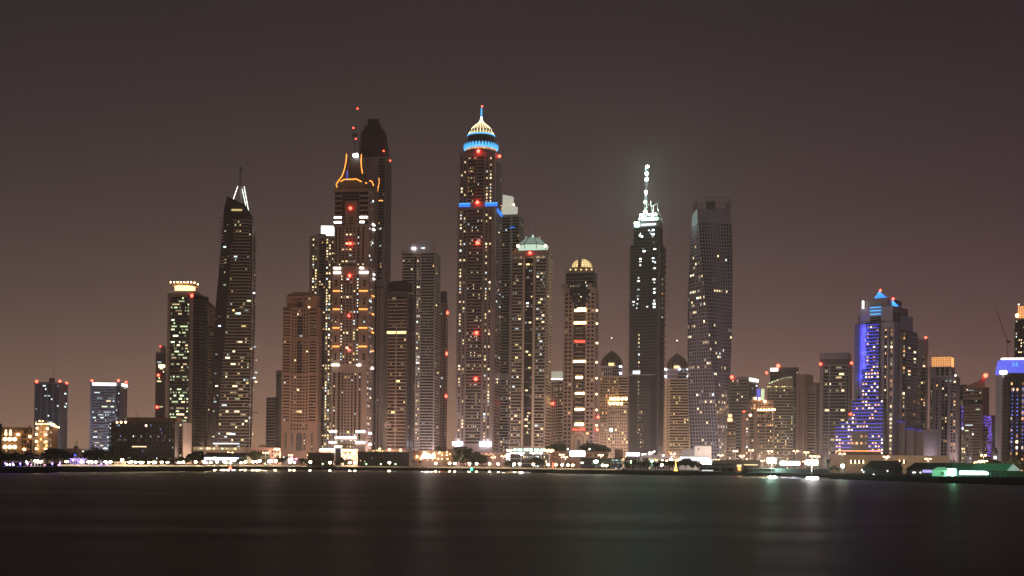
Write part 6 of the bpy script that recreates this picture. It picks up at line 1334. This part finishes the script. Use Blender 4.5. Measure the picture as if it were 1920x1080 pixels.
    # tent halls
    def gable(name, label, a, b, ridge, eave, D, dep, roof, wall, a2=None, cat='tent hall'):
        t = Tower(name, label, cat, a, b, b, 880, D, 0, dep=dep, wall=wall, seed=int(a)); k = t.tier(a, b, b, None, eave, dep=dep)
        m = MB(); x0, x1, y0, y1 = k['x0']-.6, k['x1']+.6, k['y0']-.7, k['y1']+.7; ym = (y0+y1)/2; z, zr = t.Z(eave), t.Z(ridge); i0 = t.m*(a2 or 6)
        e0, e1 = (x0, x0+i0), (x1, x1-.4*i0); n = len(roof) if isinstance(roof, tuple) else 1
        for i in range(n):
            m = MB(); f = lambda q, j: q[j]; p = [e0[j]+(e1[j]-e0[j])*i/n for j in (0, 1)]; r = [e0[j]+(e1[j]-e0[j])*(i+1)/n for j in (0, 1)]
            m.prism([(p[0], y0, z), (p[0], y1, z), (p[1], ym, zr)], [(r[0], y0, z), (r[0], y1, z), (r[1], ym, zr)], roof[i] if n > 1 else roof); t.part(m, 'roof')
        return t, k
    t, k = gable('tent_hall', 'dark pitched tent hall with a grey gable in front of the long beige building', 1616, 1692, 863.5, 879, 800, 26, 'canvas_dark', 'slate', 18)
    t.fac(k['f'], [(1618, 1690, 'r', dict(n=10, fw=.2, dp=.2, key='dark'))], None, 880)
    for x, y in ((1616, 881), (1619, 885), (1638, 889.5), (1664, 883)): t.beacon(x, y, .3, t.h+1, 'bar_white', 'wall_lamp')
    t.done()
    t, k = gable('tent_hall', 'very long hall with a green-lit roof, glowing green and white along its open front', 1698, 1906, 868, 881.5, 740, 30, ('canvas_dark', 'canvas_dark', 'tent_dim', 'tent_glow', 'tent_glow'), 'slate', 16)  # roof sections emit painted green light, stepping from dark to bright
    t.lbar(k['f'], 1729, 1747, 881.8, 887, 'violet_front', 'lit_front', .15, .1); t.lbar(k['f'], 1776, 1793, 878.5, 892, 'hall_green', 'lit_front', .3, 1.5); t.lbar(k['f'], 1799, 1852, 882.5, 890, 'hall_white', 'lit_front', .15, .1)
    for i in range(14): t.strip(k['f'], 1799+i*4, 1799.5+i*4, 'p', 0, t.Z(882.5), dp=.8, key='steel')
    for i in range(9): t.beacon(1803+i*6, 886+(i % 3), .6, t.h+1.2, 'bar_green', 'hall_lamp')
    for x in (1711, 1714, 1725): t.beacon(x, 886, .3, t.h+.8, 'bar_white', 'wall_lamp')
    m = MB(); g = [t.loc(1887, 882.5, t.h+1), t.loc(1913, 882.5, t.h+1), t.loc(1899, 870.5, t.h+1)]; m.prism([(p.x, p.y+12, p.z) for p in g], g, 'gable_glow'); t.part(m, 'white_gable')  # lamp light on the gable is put into its emission
    m = MB(); m.box(k['x1']-10, k['x1']+12, k['y0']-2, k['y0']-1, 0, 3.6, 'canvas_green'); t.part(m, 'fence_panel'); t.done()
    t, k = gable('tent', 'small white tent glowing green at the front of the long green hall', 1748, 1776, 876, 882.5, 715, 8, 'green_lit_canvas', 'green_lit_canvas', 12, 'tent'); t.fac(k['f'], [(1764, 1771, 'k', dict(n=2, lit=0, gl='canvas_green'))], None, 884); t.done()  # green light on this white tent is put into its canvas
    o = empty('floodlight', 'added green wash lamp standing in front of the long green hall', 'floodlight', (*W(1788, 890, 712).xy, GROUND)); b = MB(); b.bar((0, 0, 0), (0, 0, 2), .1, 'steel'); b.build('post', o); b = MB(); b.ball((0, 0, 2.2), .35, 'bar_green', 8); b.build('lamp_head', o); bulb(o, 2.6, 26000, (.35, 1, .55), 0, .5)  # unseen green lamp, added to wash the hall front
    for i, px in enumerate((1854, 1861, 1868, 1890)):
        D = 690; o = empty('boat_davit', 'dark bent steel davit standing in front of the long green hall', 'davit', (*W(px, 890, D).xy, GROUND), group='dark bent davits before the green hall'); b = MB(); b.tube([(0, 0, 0), (.1, 0, 2), (-.3, 0, 3), (-1.1, 0, 3.4), (-1.9, 0, 3.2)] if i < 3 else [(0, 0, 0), (0, 0, 2.6), (-.5, 0, 3.3), (-2.4, 0, 3.4)], .22, 'black', 6); b.build('arm', o); b = MB(); b.box(-.4, .4, -.4, .4, 0, .3, 'black'); b.build('base', o)
    t, k = B('gatehouse', 'small domed gatehouse with a lit blue doorway beside the violet-crowned hotel', 'gatehouse', 1860, 1872, 850, 980, 8, 'grey'); m = MB(); c = t.loc(1866, 850, 0); dome(m, c.x, 0, t.Z(850), t.m*5, t.Z(838)-t.Z(850), 'slate'); t.part(m, 'dome'); t.lbar(k['f'], 1863, 1869, 855, 861, 'podium_white', 'doorway'); t.done()
    # lit cone tree, cranes, buoys
    p = W(1267, 880, shore(1267)+50); o = empty('light_cone', 'slim golden cone of lights on the shore among the dark trees', 'light sculpture', (p.x, p.y, GROUND)); h = W(1267, 862, p.y).z-GROUND
    b = MB(); b.lathe(0, 0, [(1.5, .3), (1.2, .9), (.5, 2.2), (.18, h*.6), (.04, h)], 'fire', 10); b.build('cone', o); b = MB(); b.lathe(0, 0, [(1.8, 0), (1.7, .3)], 'dark', 10); b.build('base', o)
    for px, py, key, lab in ((432, 877.5, 'beacon_red', 'red channel marker buoy with a red light in the water'), (884.5, 880, 'buoy_green', 'green channel marker buoy with a green light in the water')):
        D = shore(px)-45; p = W(px, py, D); o = empty('channel_buoy', lab, 'buoy', (p.x, D, -.2)); b = MB(); b.lathe(0, 0, [(1, 0), (1.2, .5), (.9, .8), (.3, p.z-.3), (.2, p.z-.2)], 'dark', 10); b.build('float', o); b = MB(); b.ball((0, 0, p.z+.3), .85, key, 8); b.build('lamp', o)
    def crane(px0, py0, px1, py1, D, label, key, mast_top=None):
        a, c = W(px0, py0, D), W(px1, py1, D); o = empty('tower_crane', label, 'crane', (a.x, D, GROUND)); A = Vector((0, 0, a.z-GROUND)); C = Vector((c.x-a.x, 0, c.z-GROUND)); r = D/1600
        b = MB()
        for dx in (-.8, .8): b.bar((dx*r, 0, 0), (dx*r, 0, A.z), .25*r, key, 4)
        n = int(A.z/4)
        for i in range(n): s = .8*r if i % 2 else -.8*r; b.bar((-s, 0, i*A.z/n), (s, 0, (i+1)*A.z/n), .18*r, key, 4)
        b.build('mast', o); b = MB(); d = (C-A).normalized(); q = Vector((d.z, 0, -d.x))*1.1*r
        b.bar(A+q, C, .28*r, key, 4, .15*r); b.bar(A-q, C, .28*r, key, 4, .15*r); n = max(4, int((C-A).length/4))
        for i in range(n): f, g = i/n, (i+1)/n; s = 1 if i % 2 else -1; b.bar(A+(C-A)*f+q*s*(1-f), A+(C-A)*g-q*s*(1-g), .14*r, key, 4)
        b.build('jib', o); b = MB(); b.box(-1.2*r, 4*r, -1*r, 1*r, A.z-2*r, A.z+1*r, key); b.build('cab', o)
    crane(1889, 640, 1865, 573, 1600, 'red luffing tower crane with a raised jib behind the violet-crowned hotel', 'crane_red')
    crane(141, 838, 146, 823.5, 1300, 'small site crane with its jib up beside the dark grey office tower', 'slate'); crane(172, 840, 179, 827, 1300, 'small site crane with its jib up before the pale banded office tower', 'slate')
    t, k = B('low_building', 'distant low wall of sheds between the two western office towers', 'building', 112, 168, 841, 1350, 20, 'beige'); t.lbar(k['f'], 155, 164, 845, 847, 'crown_white', 'light_band'); t.done()

em('violet_lamp', (.3, .16, 1), 26, True); em('pavilion_light', (.88, .78, 1), 2.2, True); em('magenta_white', (1, .75, .7), 9, True); em('violet_front', (.5, .4, 1), 1.2, True)
em('hall_white', (.72, 1, .92), 3.2, True); em('bar_green', (.4, 1, .55), 14, True); em('green_glass', (.72, 1, .82), 2.2, True)
SODIUM = 31000

def sky_and_camera():
    w = bpy.data.worlds.new('World'); sc.world = w; w.use_nodes = True; nt = w.node_tree; bg = nt.nodes['Background']
    tc = nt.nodes.new('ShaderNodeTexCoord'); sp = nt.nodes.new('ShaderNodeSeparateXYZ'); nt.links.new(tc.outputs['Generated'], sp.inputs[0])
    rp = nt.nodes.new('ShaderNodeValToRGB'); rp.color_ramp.interpolation = 'B_SPLINE'
    cr = rp.color_ramp; st = [(0, (.40, .215, .125)), (.04, (.275, .157, .107)), (.11, (.132, .084, .070)), (.20, (.069, .0455, .0425)), (.34, (.0315, .0218, .0226)), (1, (.016, .013, .014))]
    while len(cr.elements) < len(st): cr.elements.new(.5)
    for e, (p, c) in zip(cr.elements, st): e.position = p; e.color = (*c, 1)
    nt.links.new(sp.outputs['Z'], rp.inputs[0])
    # the glow is warmer over the west of the city and thins to mauve in the east
    mr = nt.nodes.new('ShaderNodeMapRange'); mr.inputs['From Min'].default_value = -.5; mr.inputs['From Max'].default_value = .5; nt.links.new(sp.outputs['X'], mr.inputs['Value'])
    tint = nt.nodes.new('ShaderNodeValToRGB'); tint.color_ramp.elements[0].color = (.74, .80, .86, 1); tint.color_ramp.elements[1].color = (.74, .66, .82, 1); e = tint.color_ramp.elements.new(.42); e.color = (1, 1, 1, 1)
    nt.links.new(mr.outputs[0], tint.inputs[0])
    mx = nt.nodes.new('ShaderNodeMix'); mx.data_type = 'RGBA'; mx.blend_type = 'MULTIPLY'; mx.inputs['Factor'].default_value = 1
    nt.links.new(rp.outputs[0], mx.inputs['A']); nt.links.new(tint.outputs[0], mx.inputs['B']); nt.links.new(mx.outputs['Result'], bg.inputs['Color']); bg.inputs['Strength'].default_value = SKY
    cam = bpy.data.cameras.new('camera'); o = bpy.data.objects.new('camera', cam); COL.objects.link(o); o.location = (0, 0, EYE)
    o.matrix_world = Matrix.Translation((0, 0, EYE)) @ Matrix.Rotation(pi/2, 4, 'X') @ Matrix.Rotation(ROLL, 4, 'Z')
    cam.sensor_width = 36; cam.lens = 36*F_PX/1920; cam.shift_y = (YH-540)/1920; cam.clip_end = 30000; cam.clip_start = 1; sc.camera = o
    if HAZE:
        m = bpy.data.materials.new('haze'); m.use_nodes = True; nt = m.node_tree; nt.nodes.clear(); out = nt.nodes.new('ShaderNodeOutputMaterial'); v = nt.nodes.new('ShaderNodeVolumePrincipled')
        v.inputs['Color'].default_value = (.95, .9, .88, 1); v.inputs['Density'].default_value = HAZE; v.inputs['Anisotropy'].default_value = .7; nt.links.new(v.outputs[0], out.inputs['Volume']); MATS['haze'] = m
        b = MB(); b.box(-2700, 2700, -450, 2650, -1.5, 440, 'haze'); b.build('haze', kind='stuff')
SKY, HAZE = 1.0, .00009

setting(); small_towers(); blade_tower(); arched_tower(); neon_tower(); mid_left(); princess(); lantern_tower(); hotel_dome()
right_mid(); unfinished(); twisted(); right_cluster(); ziggurat(); lamps(); trees(); low_buildings(); sky_and_camera()
vs = sc.view_settings; vs.view_transform = 'Standard'; vs.look = 'None'; vs.exposure = 0; vs.gamma = 1
sc.display_settings.display_device = 'sRGB'
c = sc.cycles; c.use_denoising = True; c.sample_clamp_indirect = 2.0; c.sample_clamp_direct = 0; c.max_bounces = 4; c.diffuse_bounces = 2; c.glossy_bounces = 2; c.volume_bounces = 0; c.caustics_reflective = False; c.caustics_refractive = False; c.use_light_tree = True
sc.render.filter_size = 1.35
